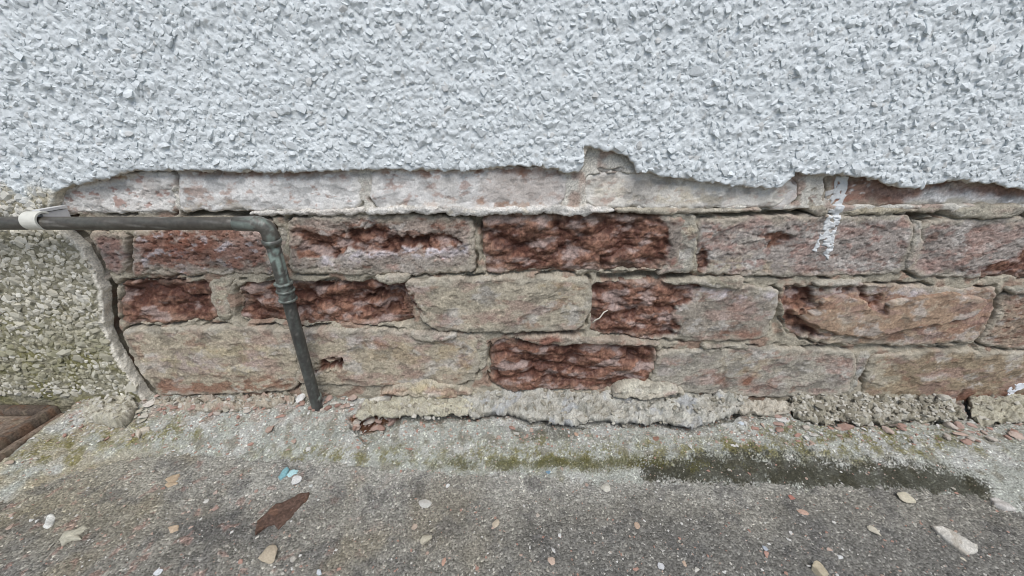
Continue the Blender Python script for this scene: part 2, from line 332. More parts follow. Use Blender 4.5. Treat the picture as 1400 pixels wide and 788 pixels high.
# bottom course
brick([(165, 450), (300, 446), (404, 450), (408, 534), (300, 540), (222, 542), (186, 500)], 22, (.48, .43, .345), face=.002, rough=1.2, layers=[(None, (.40, .34, .28), .6, 45, 0, .4), (('e', 300, 490, 90, 20), (.53, .46, .32), .5, 40, -.1, .3), (('e', 255, 495, 40, 14), (.44, .37, .34), .7, 50, -.3, .2), ([(190, 520), (420, 515), (420, 550), (200, 550)], (.30, .18, .13), .8, 50, -.4, .2)])
brick([(404, 450), (540, 452), (652, 458), (656, 500), (644, 526), (520, 530), (404, 526)], 23, (.48, .43, .345), face=.001, rough=1.3, layers=[(None, (.40, .35, .29), .6, 45, 0, .4), (('e', 560, 480, 70, 16), (.44, .37, .27), .7, 40, -.2, .3), (('e', 640, 490, 20, 25), OCHRE, .35, 60, -.2, .3), (('e', 500, 462, 80, 8), (.52, .48, .46), .6, 60, -.2, .3), (('e', 515, 470, 12, 4), (.32, .19, .15), .7, 0, 0, 0)], spalls=[(('e', 446, 503, 14, 7), .012, .002)])
brick([(670, 466), (760, 458), (896, 470), (900, 500), (880, 534), (700, 538), (668, 524)], 24, RED, rough=1.4, spalls=[([(650, 450), (895, 455), (900, 500), (870, 545), (650, 545)], .004, .011)], layers=[])
brick([(902, 480), (1040, 474), (1170, 480), (1172, 510), (1156, 542), (1040, 544), (886, 534)], 25, (.41, .385, .335), rough=1.3, face=.001, layers=[(None, (.36, .33, .30), .6, 45, 0, .35), (('e', 1030, 500, 40, 14), OCHRE, .35, 50, -.1, .3), (('e', 985, 520, 7, 7), (.25, .13, .09), .9, 0, 0, 0), (('e', 1020, 523, 7, 6), (.25, .13, .09), .9, 0, 0, 0), (('e', 1090, 500, 50, 25), (.46, .43, .37), .6, 50, -.2, .3), (('e', 1155, 500, 12, 25), (.38, .26, .22), .6, 60, -.2, .3), (('e', 1060, 484, 30, 5), (.34, .2, .15), .7, 60, -.1, .3)])
brick([(1190, 486), (1300, 480), (1460, 484), (1460, 556), (1320, 556), (1270, 552), (1176, 545)], 26, (.33, .27, .20), rough=1.2, layers=[(None, (.40, .34, .25), .55, 40, 0, .4), (('e', 1205, 515, 25, 28), (.46, .42, .34), .8, 50, -.4, .2), ([(1290, 535), (1470, 530), (1470, 565), (1290, 565)], (.20, .105, .075), .85, 50, -.5, .2)])
brick([(1474, 484), (1720, 486), (1720, 558), (1474, 557)], 27, (.34, .28, .22))
bricks_n = len(REG)

# raised flakes of skin, lips of old mortar (parts of the wall)
def lump(pts, seed, base, name, y0=0.0, **kw):
    return brick(pts, seed, base, name, y0=y0, mat=M_MORTAR, cut=4, **kw)
lump([(500, 284), (560, 281), (640, 284), (700, 282), (770, 281), (800, 282), (842, 284), (840, 291), (770, 294), (700, 291), (640, 294), (560, 291), (500, 292)], 101, (.66, .65, .62), 'mortar_lip', face=.0075, edge=.0034, rough=1.6, layers=[(None, CREAM, .6, 70, 0, .3)])
lump([(340, 288), (420, 286), (500, 284), (504, 292), (430, 296), (340, 295)], 102, (.62, .59, .54), 'mortar_lip', face=.003, edge=.0034, rough=1.6)
lump([(840, 283), (900, 284), (960, 286), (1040, 284), (1040, 289), (960, 292), (880, 293), (840, 290)], 103, (.56, .52, .44), 'mortar_lip', face=.003, edge=.0016, layers=[(('e', 880, 286, 50, 4), DARK, .8, 80, 0, .3)])
lump([(1098, 248), (1128, 246), (1132, 262), (1130, 284), (1080, 289), (1090, 272)], 104, (.46, .43, .37), 'mortar_lip', face=-.002, edge=.002, rough=1.8)
lump([(1108, 282), (1128, 280), (1132, 294), (1108, 294)], 105, (.50, .47, .40), 'mortar_lip', face=.003, rough=1.4)
lump([(1150, 286), (1220, 284), (1290, 284), (1280, 291), (1210, 294), (1150, 293)], 106, (.44, .40, .31), 'mortar_lip', face=.001, rough=1.8)
lump([(1302, 290), (1320, 280), (1380, 278), (1400, 280), (1390, 297), (1340, 299), (1300, 298)], 107, (.42, .40, .34), 'mortar_lip', face=.004, rough=2.0, label='grey ledge of mortar at the right edge of the wall')
lump([(1400, 282), (1470, 280), (1470, 298), (1400, 298)], 108, (.42, .40, .34), 'mortar_lip', face=.002, rough=2.0)
lump([(282, 382), (318, 380), (312, 398), (314, 438), (298, 441), (290, 418)], 109, (.50, .46, .37), 'mortar_lip', face=-.001, rough=1.5)
lump([(905, 292), (950, 290), (956, 320), (946, 374), (898, 377), (922, 345)], 110, (.44, .42, .37), 'mortar_lip', face=-.001, rough=1.8, layers=[(('e', 930, 310, 22, 8), CREAM, .8, 50, -.3, .2)])
lump([(510, 376), (570, 372), (552, 386), (530, 391)], 111, (.42, .40, .34), 'mortar_lip', face=.005, rough=1.6)
lump([(560, 453), (622, 452), (624, 460), (606, 466), (570, 465)], 112, (.54, .51, .45), 'mortar_lip', face=.006, rough=1.0)
lump([(622, 456), (664, 458), (668, 500), (654, 512), (650, 480)], 113, (.44, .41, .34), 'mortar_lip', face=.0, rough=2.2)
lump([(700, 462), (760, 456), (806, 462), (850, 464), (905, 470), (880, 474), (800, 470), (740, 472)], 114, (.33, .19, .15), 'mortar_lip', face=.003, rough=2.0)
lump([(960, 380), (1016, 376), (1016, 392), (985, 394), (940, 388), (905, 386)], 115, (.40, .37, .30), 'mortar_lip', face=.005, rough=2.0)
lump([(958, 470), (1020, 470), (1024, 478), (960, 477)], 116, (.42, .40, .34), 'mortar_lip', face=.003, rough=1.6)
lump([(1172, 484), (1192, 482), (1180, 512), (1168, 545), (1152, 545), (1166, 520)], 117, (.42, .42, .40), 'mortar_lip', face=.0, rough=2.2)
lump([(1250, 305), (1262, 300), (1260, 345), (1248, 360), (1236, 372), (1246, 335)], 118, (.45, .44, .41), 'mortar_lip', face=.002, rough=2.4)
lump([(1110, 384), (1180, 382), (1178, 391), (1112, 392)], 119, (.46, .44, .40), 'mortar_lip', face=.004, rough=1.8)
lump([(1376, 392), (1480, 388), (1480, 400), (1380, 404)], 120, (.43, .42, .37), 'mortar_lip', face=.004, rough=2.0)
lump([(88, 322), (112, 330), (136, 372), (150, 384), (138, 388), (120, 352)], 121, (.50, .47, .44), 'mortar_lip', face=.002, rough=1.6)
lump([(376, 300), (391, 298), (393, 372), (380, 376)], 122, (.40, .375, .33), 'mortar_lip', face=-.004, rough=1.6)
lump([(810, 214), (838, 212), (868, 228), (872, 236), (806, 236)], 123, (.62, .60, .57), 'mortar_lip', face=-.001, rough=1.2)
lump([(776, 236), (800, 234), (800, 262), (796, 284), (766, 287), (778, 264)], 124, (.58, .54, .46), 'mortar_lip', face=-.001, rough=1.2)
lump([(870, 548), (870, 548), (870, 548)], 125, CREAM, 'mortar_lip') if False else None
# proud flake of skin on the third-course brick
brick([(1094, 436), (1118, 420), (1120, 408), (1148, 402), (1172, 408), (1206, 433), (1214, 412), (1290, 398), (1345, 408), (1330, 430), (1284, 440), (1226, 450), (1190, 462), (1130, 452)], 130, (.40, .30, .225), 'flake', cut=4, face=.0055, rough=.9, edge=.003, rnd=.0015, smear=0.0, layers=[(None, (.47, .41, .33), .5, 45, .05, .35)], label='buff skin flaking off the brick face')

# outline of the render coat that overlaps the bricks
YR = -0.0085
low_edge = [(1470, 262), (1400, 258), (1372, 253), (1335, 249), (1305, 245), (1285, 250), (1270, 255), (1255, 258), (1235, 256), (1210, 248), (1180, 242), (1160, 240), (1120, 238), (1090, 237), (1078, 246), (1062, 256), (1045, 258), (1020, 256), (990, 251), (950, 248), (930, 243), (905, 239), (880, 236), (872, 233),
            (866, 222), (855, 212), (840, 207), (822, 203), (808, 199), (799, 203), (797, 214), (800, 226), (786, 235), (770, 236), (755, 230), (735, 227), (700, 226), (660, 231), (630, 233), (600, 232), (540, 232), (500, 231), (450, 234), (400, 235), (330, 234), (250, 233), (180, 233), (162, 236), (145, 243), (118, 250), (96, 254),
            (88, 262), (85, 276), (80, 296), (98, 316), (122, 338), (136, 364), (148, 390), (150, 420), (152, 448), (166, 478), (184, 508), (206, 540), (214, 560)]
k0 = low_edge.index((88, 262))
le = np.concatenate([pw(low_edge[:k0], YR), pw(low_edge[k0:], .0)])
TOPZ = 0.60
coat_poly = np.concatenate([[(-0.80, TOPZ), (0.95, TOPZ), (0.95, 0.0), (0.87, 0.0), (0.86, P(1470, 262, YR)[1])], le, [(le[-1][0] + .004, 0.0), (-0.80, 0.0)]])
# bed of mortar behind and between the bricks
def mortar_f(A, B, sd, PX, PY):
    sdc = sdpoly(A, B, coat_poly)
    h = -0.0030 + 0.0028 * fbm(A, B, 30, 3, 5) + 0.0022 * (facets(A, B, 170, 200, 8)) * sst(280, 300, PY) + .0026 * sst(296, 284, PY) + 0.0007 * perlin(A * 420, B * 420, 3)
    c = np.asarray((.40, .37, .31), f32) * (1 + .3 * fbm(A, B, 70, 4, 9))[..., None]
    c = mixc(c, (.66, .64, .59), sst(296, 286, PY))
    c = mixc(c, (.30, .19, .15), .6 * sst(0.05, .4, fbm(A, B, 35, 3, 19)))
    for (x0, x1, yy, w, dp) in ((540, 910, 295, 3.4, .02), (930, 1130, 291.5, 3.2, .02), (245, 385, 293, 3.0, .02), (818, 950, 379, 3.0, .012), (1100, 1340, 478, 3, .006),
                                (1225, 1300, 296, 3, .02), (690, 800, 456, 2.5, .008), (180, 210, 350, 9, .012)):
        m = sst(w * 1.8, w * .6, np.abs(PY - yy - 4 * fbm(A, B * 0, 30, 2, 77))) * (PX > x0) * (PX < x1)
        h = h - dp * m
        if yy == 295: c = mixc(c, DARK, .6 * m)
    for (cx, cy, rx, ry, dp) in ((178, 352, 6, 18, .016), (655, 305, 6, 10, .015), (1256, 300, 12, 10, .012), (1065, 440, 6, 20, .012), (900, 380, 60, 5, .012), (1364, 440, 5, 30, .010), (380, 330, 5, 12, .012)):
        h = h - dp * rmask(('e', cx, cy, rx, ry), A, B, PX, PY, 3, amp=3)
    h = h - .02 * sst(.0065, .0035, np.abs(sdc)) * (PX < 300)
    for (pl, f, r, s) in REG[:bricks_n]:
        b0, b1 = pl.min(0) - .01, pl.max(0) + .01
        w = (A > b0[0]) & (A < b1[0]) & (B > b0[1]) & (B < b1[1])
        if w.any():
            sdb = sdpoly(A[w], B[w], pl) + f32(r[0]) * fbm(A[w], B[w], r[1], 3, s + 50)
            cr = sst(.0030, .0012, np.abs(sdb - .0006)) * sst(-.05, .15, fbm(A[w], B[w], 22, 3, s + 3) - .25 * sst(296, 286, PY[w]))
            h[w] = h[w] - .03 * sst(-.0015, -.004, sdb) - .009 * cr
    return h.astype(f32), c.astype(f32)
wp = np.array([(-0.72, -0.02), (0.86, -0.02), (0.86, 0.40), (-0.72, 0.40)])
ma = {}
def mkeep(PX, PY, A, B):
    k = np.ones(A.shape, bool)
    for (pl, f, r, s) in REG[:bricks_n]:
        b0, b1 = pl.min(0), pl.max(0)
        k &= ~((A > b0[0] + .03) & (A < b1[0] - .03) & (B > b0[1] + .02) & (B < b1[1] - .02))
    k &= ~((A < -.52) & (B < .3)); return k
REG.append((wp, mortar_f, (0, 1), 0))
hf_piece('mortar', M_MORTAR, wall, wp, mortar_f, 0.0012, -0.03, 'wall', keep=mkeep)
def wall_h(A, B, PX, PY):
    h = np.full(A.shape, -1, f32)
    for (pl, f, r, s) in REG:
        b0, b1 = pl.min(0), pl.max(0)
        if b0[0] > A.max() or b1[0] < A.min() or b0[1] > B.max() or b1[1] < B.min(): continue
        sd = sdpoly(A, B, pl)
        if r[0]: sd = sd + f32(r[0]) * fbm(A, B, r[1], 3, s + 50)
        hh, _ = f(A, B, sd, PX, PY); h = np.maximum(h, np.where(sd < 0, hh, -1))
    return h
def film(name, pts, col, seed, label=None, edge=.0016):
    def f(A, B, sd, PX, PY):
        h = wall_h(A, B, PX, PY) + .0007 + .0002 * perlin(A * 300, B * 300, seed)
        n = fbm(A, B, 140, 3, seed); 
        h = h - .003 * sst(.22, .34, n)
        return h.astype(f32), (np.asarray(col, f32) * (1 + .05 * n)[..., None]).astype(f32)
    o = hf_piece(name, M_FILM, wall, pw(pts), f, .0008, 0, 'wall', rough=(edge, 110), seed=seed, film=True, sat=1.0, grain=.02, jit=.0)
    if label: o['label'] = label
film('paint_drip', [(1145, 241), (1163, 241), (1161, 262), (1155, 282), (1149, 300), (1143, 320), (1140, 333), (1138, 346), (1132, 355), (1127, 348), (1130, 338), (1122, 337), (1117, 345), (1112, 343), (1121, 325), (1127, 308), (1134, 290), (1140, 268)], (.70, .72, .73), 201, 'pale paint drip running down two bricks')
film('paint_splash', [(1376, 533), (1388, 526), (1410, 522), (1410, 530), (1390, 534), (1382, 543), (1376, 544)], (.76, .79, .84), 202, 'white paint splash on the bottom right brick')
film('paint_splash', [(1133, 262), (1146, 258), (1146, 270), (1138, 276), (1131, 274)], (.62, .62, .61), 203)

# ------------------------------------------------------------------ the pebbledash render
render = empty('pebbledash_render', (0, YR, 0.03), 'pebbledash render, painted white above the bricks and left bare and mossy at the lower left', 'render')
def bare_amount(A, B, PX, PY):
    lim = np.interp(PX, [-500, 0, 60, 100, 160, 400], [240, 255, 262, 270, 300, 300]).astype(f32)
    return sst(-16, 16, PY - lim + 22 * fbm(A, B, 45, 3, 12))
def coat_h(A, B):
    return (-YR + .0018 * fbm(A, B, 16, 3, 31) + .0016 * fbm(A, B, 75, 3, 33) + .0016 * billow(A, B, 150, 3, 36) + .0003 * perlin(A * 430, B * 430, 2)).astype(f32)
def coat_f(A, B, sd, PX, PY):
    h = coat_h(A, B)
    e = np.clip((sd + .0018) / .0018, 0, 1); h = h - .0010 * e ** 2
    rim = sst(-.006, -.002, sd) * sst(255, 300, PY)              # smooth cement at the broken edge
    h = h - rim * .0006 * (1 + .6 * fbm(A, B, 60, 3, 70))
    b = bare_amount(A, B, PX, PY)
    white = np.asarray((.705, .748, .762), f32) * (1 + .05 * fbm(A, B, 30, 3, 40))[..., None]
    white = mixc(white, (.50, .48, .44), .45 * sst(.42, .62, fbm(A, B, 110, 3, 41)))
    white = mixc(white, (.44, .38, .29), .8 * sst(-.0008, .001, sd))
    bare = np.asarray((.30, .285, .225), f32) * (1 + .25 * fbm(A, B, 60, 3, 43))[..., None]
    bare = mixc(bare, (.50, .46, .37), sst(300, 250, PY))
    bare = mixc(bare, (.20, .19, .09), .75 * sst(-.2, .4, fbm(A, B, 25, 3, 47)) * sst(400, 470, PY))
    bare = mixc(bare, (.54, .51, .45), rim)
    bare = mixc(bare, (.72, .69, .62), rim)
    c = white + (bare - white) * b[..., None]
    return h.astype(f32), c.astype(f32)
crop = (-0.80, 0.95, 0.0, TOPZ)
split = lambda PX, PY: (PY > 256) & (PX < 300)
painted = hf_piece('painted_coat', M_PAINT, render, coat_poly, coat_f, .0013, .0038, 'wall', YR, (.0034, 85), grain=.025, sat=1.0, skirt=5, frac=.0008, keep=lambda PX, PY, A, B: ~split(PX, PY), crop=crop)
painted['label'] = 'white painted pebbledash'
bare = hf_piece('bare_coat', M_BARE, render, coat_poly, coat_f, .0011, -.004, 'wall', YR, (.0016, 60), skirt=9, frac=.0006, keep=lambda PX, PY, A, B: split(PX, PY), crop=(-.80, -.3, 0.0, .40))
bare['label'] = 'bare mossy pebbledash beside the bricks'

# stone chips: angular hulls, made once and placed by numpy
def hull(seed, n, rnd=0.0):
    r = np.random.RandomState(seed); bm = bmesh.new()
    for _ in range(n):
        v = r.randn(3); v /= np.linalg.norm(v); v *= 1 - rnd * r.rand(); bm.verts.new(v)
    res = bmesh.ops.convex_hull(bm, input=bm.verts)
    bmesh.ops.delete(bm, geom=[g for g in bm.verts if not g.link_faces], context='VERTS')
    bmesh.ops.triangulate(bm, faces=bm.faces); bmesh.ops.recalc_face_normals(bm, faces=bm.faces)
    bm.verts.index_update()
    V = np.array([v.co for v in bm.verts]); Fc = np.array([[v.index for v in f.verts] for f in bm.faces]); bm.free()
    return V - V.mean(0), Fc
HULL = [hull(i, 9 + i % 5, .25) for i in range(30)]
ROUND = [hull(100 + i, 16 + i % 6, .08) for i in range(16)]
def rot(spin, tx, ty):
    cs, sn = math.cos(spin), math.sin(spin)
    Rz = np.array([[cs, -sn, 0], [sn, cs, 0], [0, 0, 1]])
    c, s = math.cos(tx), math.sin(tx); Rx = np.array([[1, 0, 0], [0, c, -s], [0, s, c]])
    c, s = math.cos(ty), math.sin(ty); Ry = np.array([[c, 0, s], [0, 1, 0], [-s, 0, c]])
    return Rx @ Ry @ Rz
WALLM = np.array([[1, 0, 0], [0, 0, -1], [0, 1, 0]])            # chip normal -> towards the street
rng = np.random.RandomState(3)
def join_chips(name, items, mat, parent, smooth=False):
    vs, fs, cs, o = [], [], [], 0
    for V, Fc, c in items:
        vs.append(V); fs.append(Fc + o); o += len(V); cs.append(np.repeat(np.asarray(c)[None], len(V), 0))
    ob = link_mesh(name, np.concatenate(vs), np.concatenate(fs), 3, mat, parent, np.concatenate(cs), smooth)
    ob['kind'] = 'stuff'; return ob
def scatter_wall():
    step = .0047; xs = np.arange(-.78, .93, step); zs = np.arange(0.03, TOPZ - .004, step)
    X, Z = np.meshgrid(xs, zs); X = (X + (rng.rand(*X.shape) - .5) * step * 1.1).ravel().astype(f32); Z = (Z + (rng.rand(*Z.shape) - .5) * step * 1.1).ravel().astype(f32)
    sd = sdpoly(X, Z, coat_poly); PX, PY = to_px(X, YR, Z)
    den = fbm(X, Z, 28, 3, 61); b = bare_amount(X, Z, PX, PY); hs = coat_h(X, Z)
    isb = split(PX, PY)
    inset = np.where(isb, .0035 + .005 * den, .0022 + .006 * np.maximum(0, den)).astype(f32)
    lim = np.where((PY > 230) & (PX > 300), .0018 + .008 * np.maximum(0, den - .1), inset)
    ok = (sd < -lim) & (rng.rand(len(X)) < np.where(isb, .80, .82 + .55 * den)) & (Z > .036)
    keepw, keepb = [], []
    tone = fbm(X, Z, 20, 3, 66)
    for i in np.nonzero(ok)[0]:
        if isb[i]:
            V, Fc = ROUND[rng.randint(len(ROUND))] if rng.rand() < .9 else HULL[rng.randint(len(HULL))]
            s = .0029 * np.exp(rng.randn() * .34); sc = s * np.array([1.15 + .4 * rng.rand(), .85 + .3 * rng.rand(), .75])
            R = rot(rng.rand() * 6.3, rng.randn() * .25, rng.randn() * .25); sink = .22
        else:
            V, Fc = HULL[rng.randint(len(HULL))] if rng.rand() < .3 else ROUND[rng.randint(len(ROUND))]
            s = min(.0045, .0020 * np.exp(rng.randn() * .42)); sc = s * np.array([1.2 + .5 * rng.rand(), .85 + .35 * rng.rand(), .50 + .22 * rng.rand()])
            R = rot(rng.rand() * 6.3, rng.randn() * .26 - .10, rng.randn() * .26); sink = .10
        W = (V * sc) @ R.T @ WALLM.T + np.array([X[i], -hs[i] + sink * sc[2], Z[i]])
        k = float(b[i]); r = rng.rand(); g = 1 + .10 * rng.randn()
        cw = np.array((.72, .762, .775)) * (1 - .08 * rng.rand())
        if r < .035: cw = np.array((.60, .61, .60))
        cb = np.array((.50, .475, .395)) if r < .55 else (np.array((.62, .60, .53)) if r < .85 else np.array((.40, .385, .32)))
        cb = cb + (np.array((.64, .62, .56)) - cb) * .6 * sst(345, 270, PY[i])
        moss = sst(420, 480, PY[i]) * sst(535, 510, PY[i]) * sst(-.25, .35, float(tone[i]) + .25) * .8
        cb = cb * g; cb = cb + (np.array((.21, .20, .10)) - cb) * moss * (0.5 + .5 * rng.rand())
        c = cw + (cb - cw) * k
        inview = -10 < PX[i] < 1410 and PY[i] > -10
        (keepb if isb[i] else keepw).append((s * inview * (1.3 if PY[i] < 250 else 1), (W, Fc, np.clip(c, 0, 1))))
    return keepw, keepb
kw_, kb_ = scatter_wall()
for lst, par in ((kw_, painted), (kb_, bare)):
    lst.sort(key=lambda t: -t[0])
    for s, (W, Fc, c) in lst[:300]:
        link_mesh('pebble', W, Fc, 3, M_CHIP, par, np.repeat(c[None], len(W), 0), False)
    join_chips('pebbles', [t[1] for t in lst[300:]], M_CHIP, par)

# wall going on above and to the sides, out of the picture
def box(name, lo, hi, mat, parent=None):
    x0, y0, z0 = lo; x1, y1, z1 = hi
    V = [(x0, y0, z0), (x1, y0, z0), (x1, y1, z0), (x0, y1, z0), (x0, y0, z1), (x1, y0, z1), (x1, y1, z1), (x0, y1, z1)]
    Fq = [(0, 3, 2, 1), (4, 5, 6, 7), (0, 1, 5, 4), (1, 2, 6, 5), (2, 3, 7, 6), (3, 0, 4, 7)]
    return link_mesh(name, V, Fq, 4, mat, parent, np.full((8, 3), .7), False)
box('upper_coat', (-4, -.017, TOPZ - .001), (4, .2, 2.8), M_FAR, render)
box('side_coat', (-4, -.017, -.05), (-.799, .2, TOPZ - .002), M_FAR, render)
box('side_coat', (.949, -.017, -.05), (4, .2, TOPZ - .002), M_FAR, render)

# ------------------------------------------------------------------ ground: gritty concrete slab and the cement fillet at the wall foot
edge_px = [(-160, 745), (0, 683), (80, 652), (170, 625), (250, 612), (400, 627), (560, 640), (700, 645), (900, 655), (1100, 661), (1250, 666), (1330, 674), (1400, 700), (1560, 760)]
eg = pg(edge_px); eg = eg[np.argsort(eg[:, 0])]
HX, HY0, HZ = -.580, -.092, .033              # drain cover: right side, front, height
def slab_h(X, Y):
    return (.0016 * fbm(X, Y, 9, 3, 81) + .0009 * fbm(X, Y, 90, 3, 83) + .00075 * fbm(X, Y, 330, 2, 85) - .001).astype(f32)
HOLE = [(474, 571), (508, 564), (550, 565), (548, 573), (527, 581), (510, 591), (497, 593), (483, 582)]
LEDGE_PX = {301: [(636, 530), (700, 530), (1016, 530), (1022, 556), (1000, 566), (962, 576), (940, 579), (905, 572), (870, 575), (820, 571), (780, 577), (742, 570), (720, 572), (690, 562), (650, 566), (630, 560)],
            303: [(1074, 530), (1292, 530), (1300, 550), (1324, 566), (1290, 573), (1240, 571), (1200, 576), (1150, 571), (1110, 574), (1086, 566)],
            304: [(1318, 530), (1490, 530), (1490, 575), (1440, 571), (1400, 575), (1370, 572), (1350, 580), (1328, 568)],
            305: [(484, 562), (500, 552), (530, 552), (548, 535), (650, 535), (652, 562), (620, 568), (560, 567), (530, 571), (510, 569), (490, 571)]}
LEDGES = []
def fil_h(X, Y):
    ye = np.interp(X, eg[:, 0], eg[:, 1]).astype(f32) + .004 * fbm(X, Y * 0, 14, 3, 88)
    top = np.interp(X, [-.6, -.45, -.25, 0, .3, .6], [.032, .030, .025, .020, .019, .020]).astype(f32)
    s = np.minimum((Y - ye) / (-ye), 1.3)
    p = np.interp(X, [-.6, -.2, .2, .5], [1.5, 1.5, 1.9, 2.4]).astype(f32)
    z = np.where(s > 0, top * (1 - np.maximum(0, 1 - s) ** p), s * .02)
    z = z + .0022 * fbm(X, Y, 26, 3, 90) * sst(-.1, .4, s) + .0011 * fbm(X, Y, 110, 3, 91) + .0005 * perlin(X * 420, Y * 420, 4)
    z = z + .0055 * sst(-.040, -.012, Y + .03 * fbm(X, Y, 18, 2, 95)) * facets(X, Y, 120, 120, 98, .7, .6)
    z = z + .004 * sst(-.018, 0, Y + .006 * fbm(X, Y, 40, 2, 93)) * fbm(X, Y, 55, 3, 92)
    px, py = to_px(X, Y, np.full_like(X, .022))
    z = z - .014 * sst(3, -5, sdpoly(px, py, HOLE) + 2 * fbm(X, Y, 120, 2, 94))
    for lp, ls in LEDGES:
        b0, b1 = lp.min(0) - .02, lp.max(0) + .02; w = (X > b0[0]) & (X < b1[0]) & (Y > b0[1]) & (Y < b1[1])
        if w.any(): z[w] = z[w] - .009 * sst(.0045, .001, sdpoly(X[w], Y[w], lp) + f32(.005) * fbm(X[w], Y[w], 55, 3, ls + 50))
    z = np.where((X < HX + .006) & (Y > HY0), np.minimum(z, .012), z)
    return z.astype(f32)
def surf(x, y):
    X = np.asarray([x], f32); Y = np.asarray([y], f32); return float(max(slab_h(X, Y)[0], fil_h(X, Y)[0]))
def on_ground(px, py):
    z = 0.0
    for _ in range(8):
        x, y = G(px, py, z); z = .5 * z + .5 * surf(float(x), float(y))
    x, y = G(px, py, z); return float(x), float(y), z
def slab_f(X, Y, sd, PX, PY):
    c = np.asarray((.258, .25, .224), f32) * (1 + .38 * fbm(X, Y, 20, 5, 96, .6))[..., None]
    c = mixc(c, (.37, .365, .335), .9 * sst(712, 645, PY + 45 * fbm(X, Y, 16, 4, 97, .6)) * sst(1350, 950, PX))
    c = mixc(c, (.24, .215, .165), .6 * sst(.05, .5, fbm(X, Y, 12, 3, 98)) * sst(900, 400, PX))
    c = mixc(c, (.30, .275, .21), .6 * sst(330, 60, PX) * sst(780, 690, PY) )
    c = mixc(c, (.10, .10, .10), .55 * rmask(('e', 305, 722, 60, 22), X, Y, PX, PY, 7, 12, 16, 40))
    c = mixc(c, (.13, .128, .125), .5 * sst(.05, .4, fbm(X, Y, 30, 4, 99, .6)))
    c = mixc(c, (.13, .13, .128), .45 * sst(690, 740, PY + 25 * fbm(X, Y, 16, 3, 95)) * sst(650, 800, PX))
    c = mixc(c, (.33, .22, .19), .5 * sst(.35, .55, fbm(X, Y, 70, 3, 101)) * sst(620, 300, PX))
    return slab_h(X, Y), c.astype(f32)
slab = hf_piece('pavement', M_SLAB, None, [(-.95, -.50), (.95, -.50), (.95, .01), (-.95, .01)], slab_f, .0013, -.02, 'ground', .0, keep=lambda PX, PY, A, B: B < np.interp(A, eg[:, 0], eg[:, 1]) + .03)
setp(slab, 'gritty grey concrete paving in front of the wall', 'pavement', kind='structure')
gr = box('ground', (-15, -25, -.08), (15, .3, -.006), M_FARG); setp(gr, 'grey concrete ground around', 'ground', kind='structure')
for k_, top_ in ((301, .029), (303, .028), (304, .0265), (305, .029)): LEDGES.append((pg(chamfer(LEDGE_PX[k_], 4), top_ - .004), k_))
BAND = [(870, 636), (960, 622), (1040, 625), (1150, 629), (1240, 636), (1300, 646), (1350, 664), (1345, 684), (1250, 674), (1100, 667), (980, 661), (890, 652)]
def fillet_f(X, Y, sd, PX, PY):
    z = fil_h(X, Y); PX, PY = to_px(X, Y, z)
    c = np.asarray((.395, .405, .37), f32) * (1 + .22 * fbm(X, Y, 40, 4, 102))[..., None]
    c = mixc(c, (.50, .50, .475), .7 * sst(0, .3, fbm(X, Y, 22, 4, 103)))
    c = mixc(c, (.25, .24, .20), .8 * sst(.1, .45, fbm(X, Y, 60, 4, 104)))
    c = mixc(c, (.36, .31, .22), .55 * sst(300, 120, PX) * sst(-.4, .2, fbm(X, Y, 30, 3, 105)))
    rd = np.random.RandomState(77).rand(*X.shape).astype(f32)
    ol = np.maximum.reduce([rmask(r, X, Y, PX, PY, 106, 14, 16, 45) for r in (('e', 740, 622, 150, 18), ('e', 930, 614, 90, 14), ('e', 480, 622, 110, 13), ('e', 200, 592, 80, 20), ('e', 1180, 602, 170, 24), ('e', 1030, 612, 130, 16), ('e', 60, 620, 70, 22))])
    c = mixc(c, (.185, .17, .075), .85 * ol * sst(-.1, .3, fbm(X, Y, 70, 4, 107, .6) + .7 * (rd - .5)))
    bd = rmask(BAND, X, Y, PX, PY, 108, 22, 12, 26)
    c = mixc(c, (.040, .038, .024), .93 * sst(-.2, .25, bd - .10 - .62 * rd + .30 * fbm(X, Y, 110, 3, 109)) * (.90 + .10 * sst(-.3, .3, fbm(X, Y, 35, 3, 118))))
    c = mixc(c, (.10, .095, .04), .8 * sst(-.1, .3, rmask(('e', 770, 634, 150, 8), X, Y, PX, PY, 119, 12, 10, 40) - .2 - .5 * rd))
    c = mixc(c, (.07, .065, .04), .6 * rmask(('e', 750, 592, 40, 8), X, Y, PX, PY, 110, 6, 10, 60))
    c = mixc(c, (.40, .29, .25), .4 * sst(588, 565, PY) * sst(.0, .35, fbm(X, Y, 60, 4, 111)))
    c = mixc(c, (.13, .075, .05), sst(4, -3, sdpoly(PX, PY, HOLE)))
    return z, c.astype(f32)
fillet = hf_piece('cement_fillet', M_FILLET, None, [(-.90, -.19), (.92, -.19), (.92, .016), (-.90, .016)], fillet_f, .0012, -.02, 'ground', .012, keep=lambda PX, PY, A, B: B > np.interp(A, eg[:, 0], eg[:, 1]) - .022)
setp(fillet, 'pale stained cement fillet sloping along the foot of the brick wall', 'cement fillet', kind='structure')

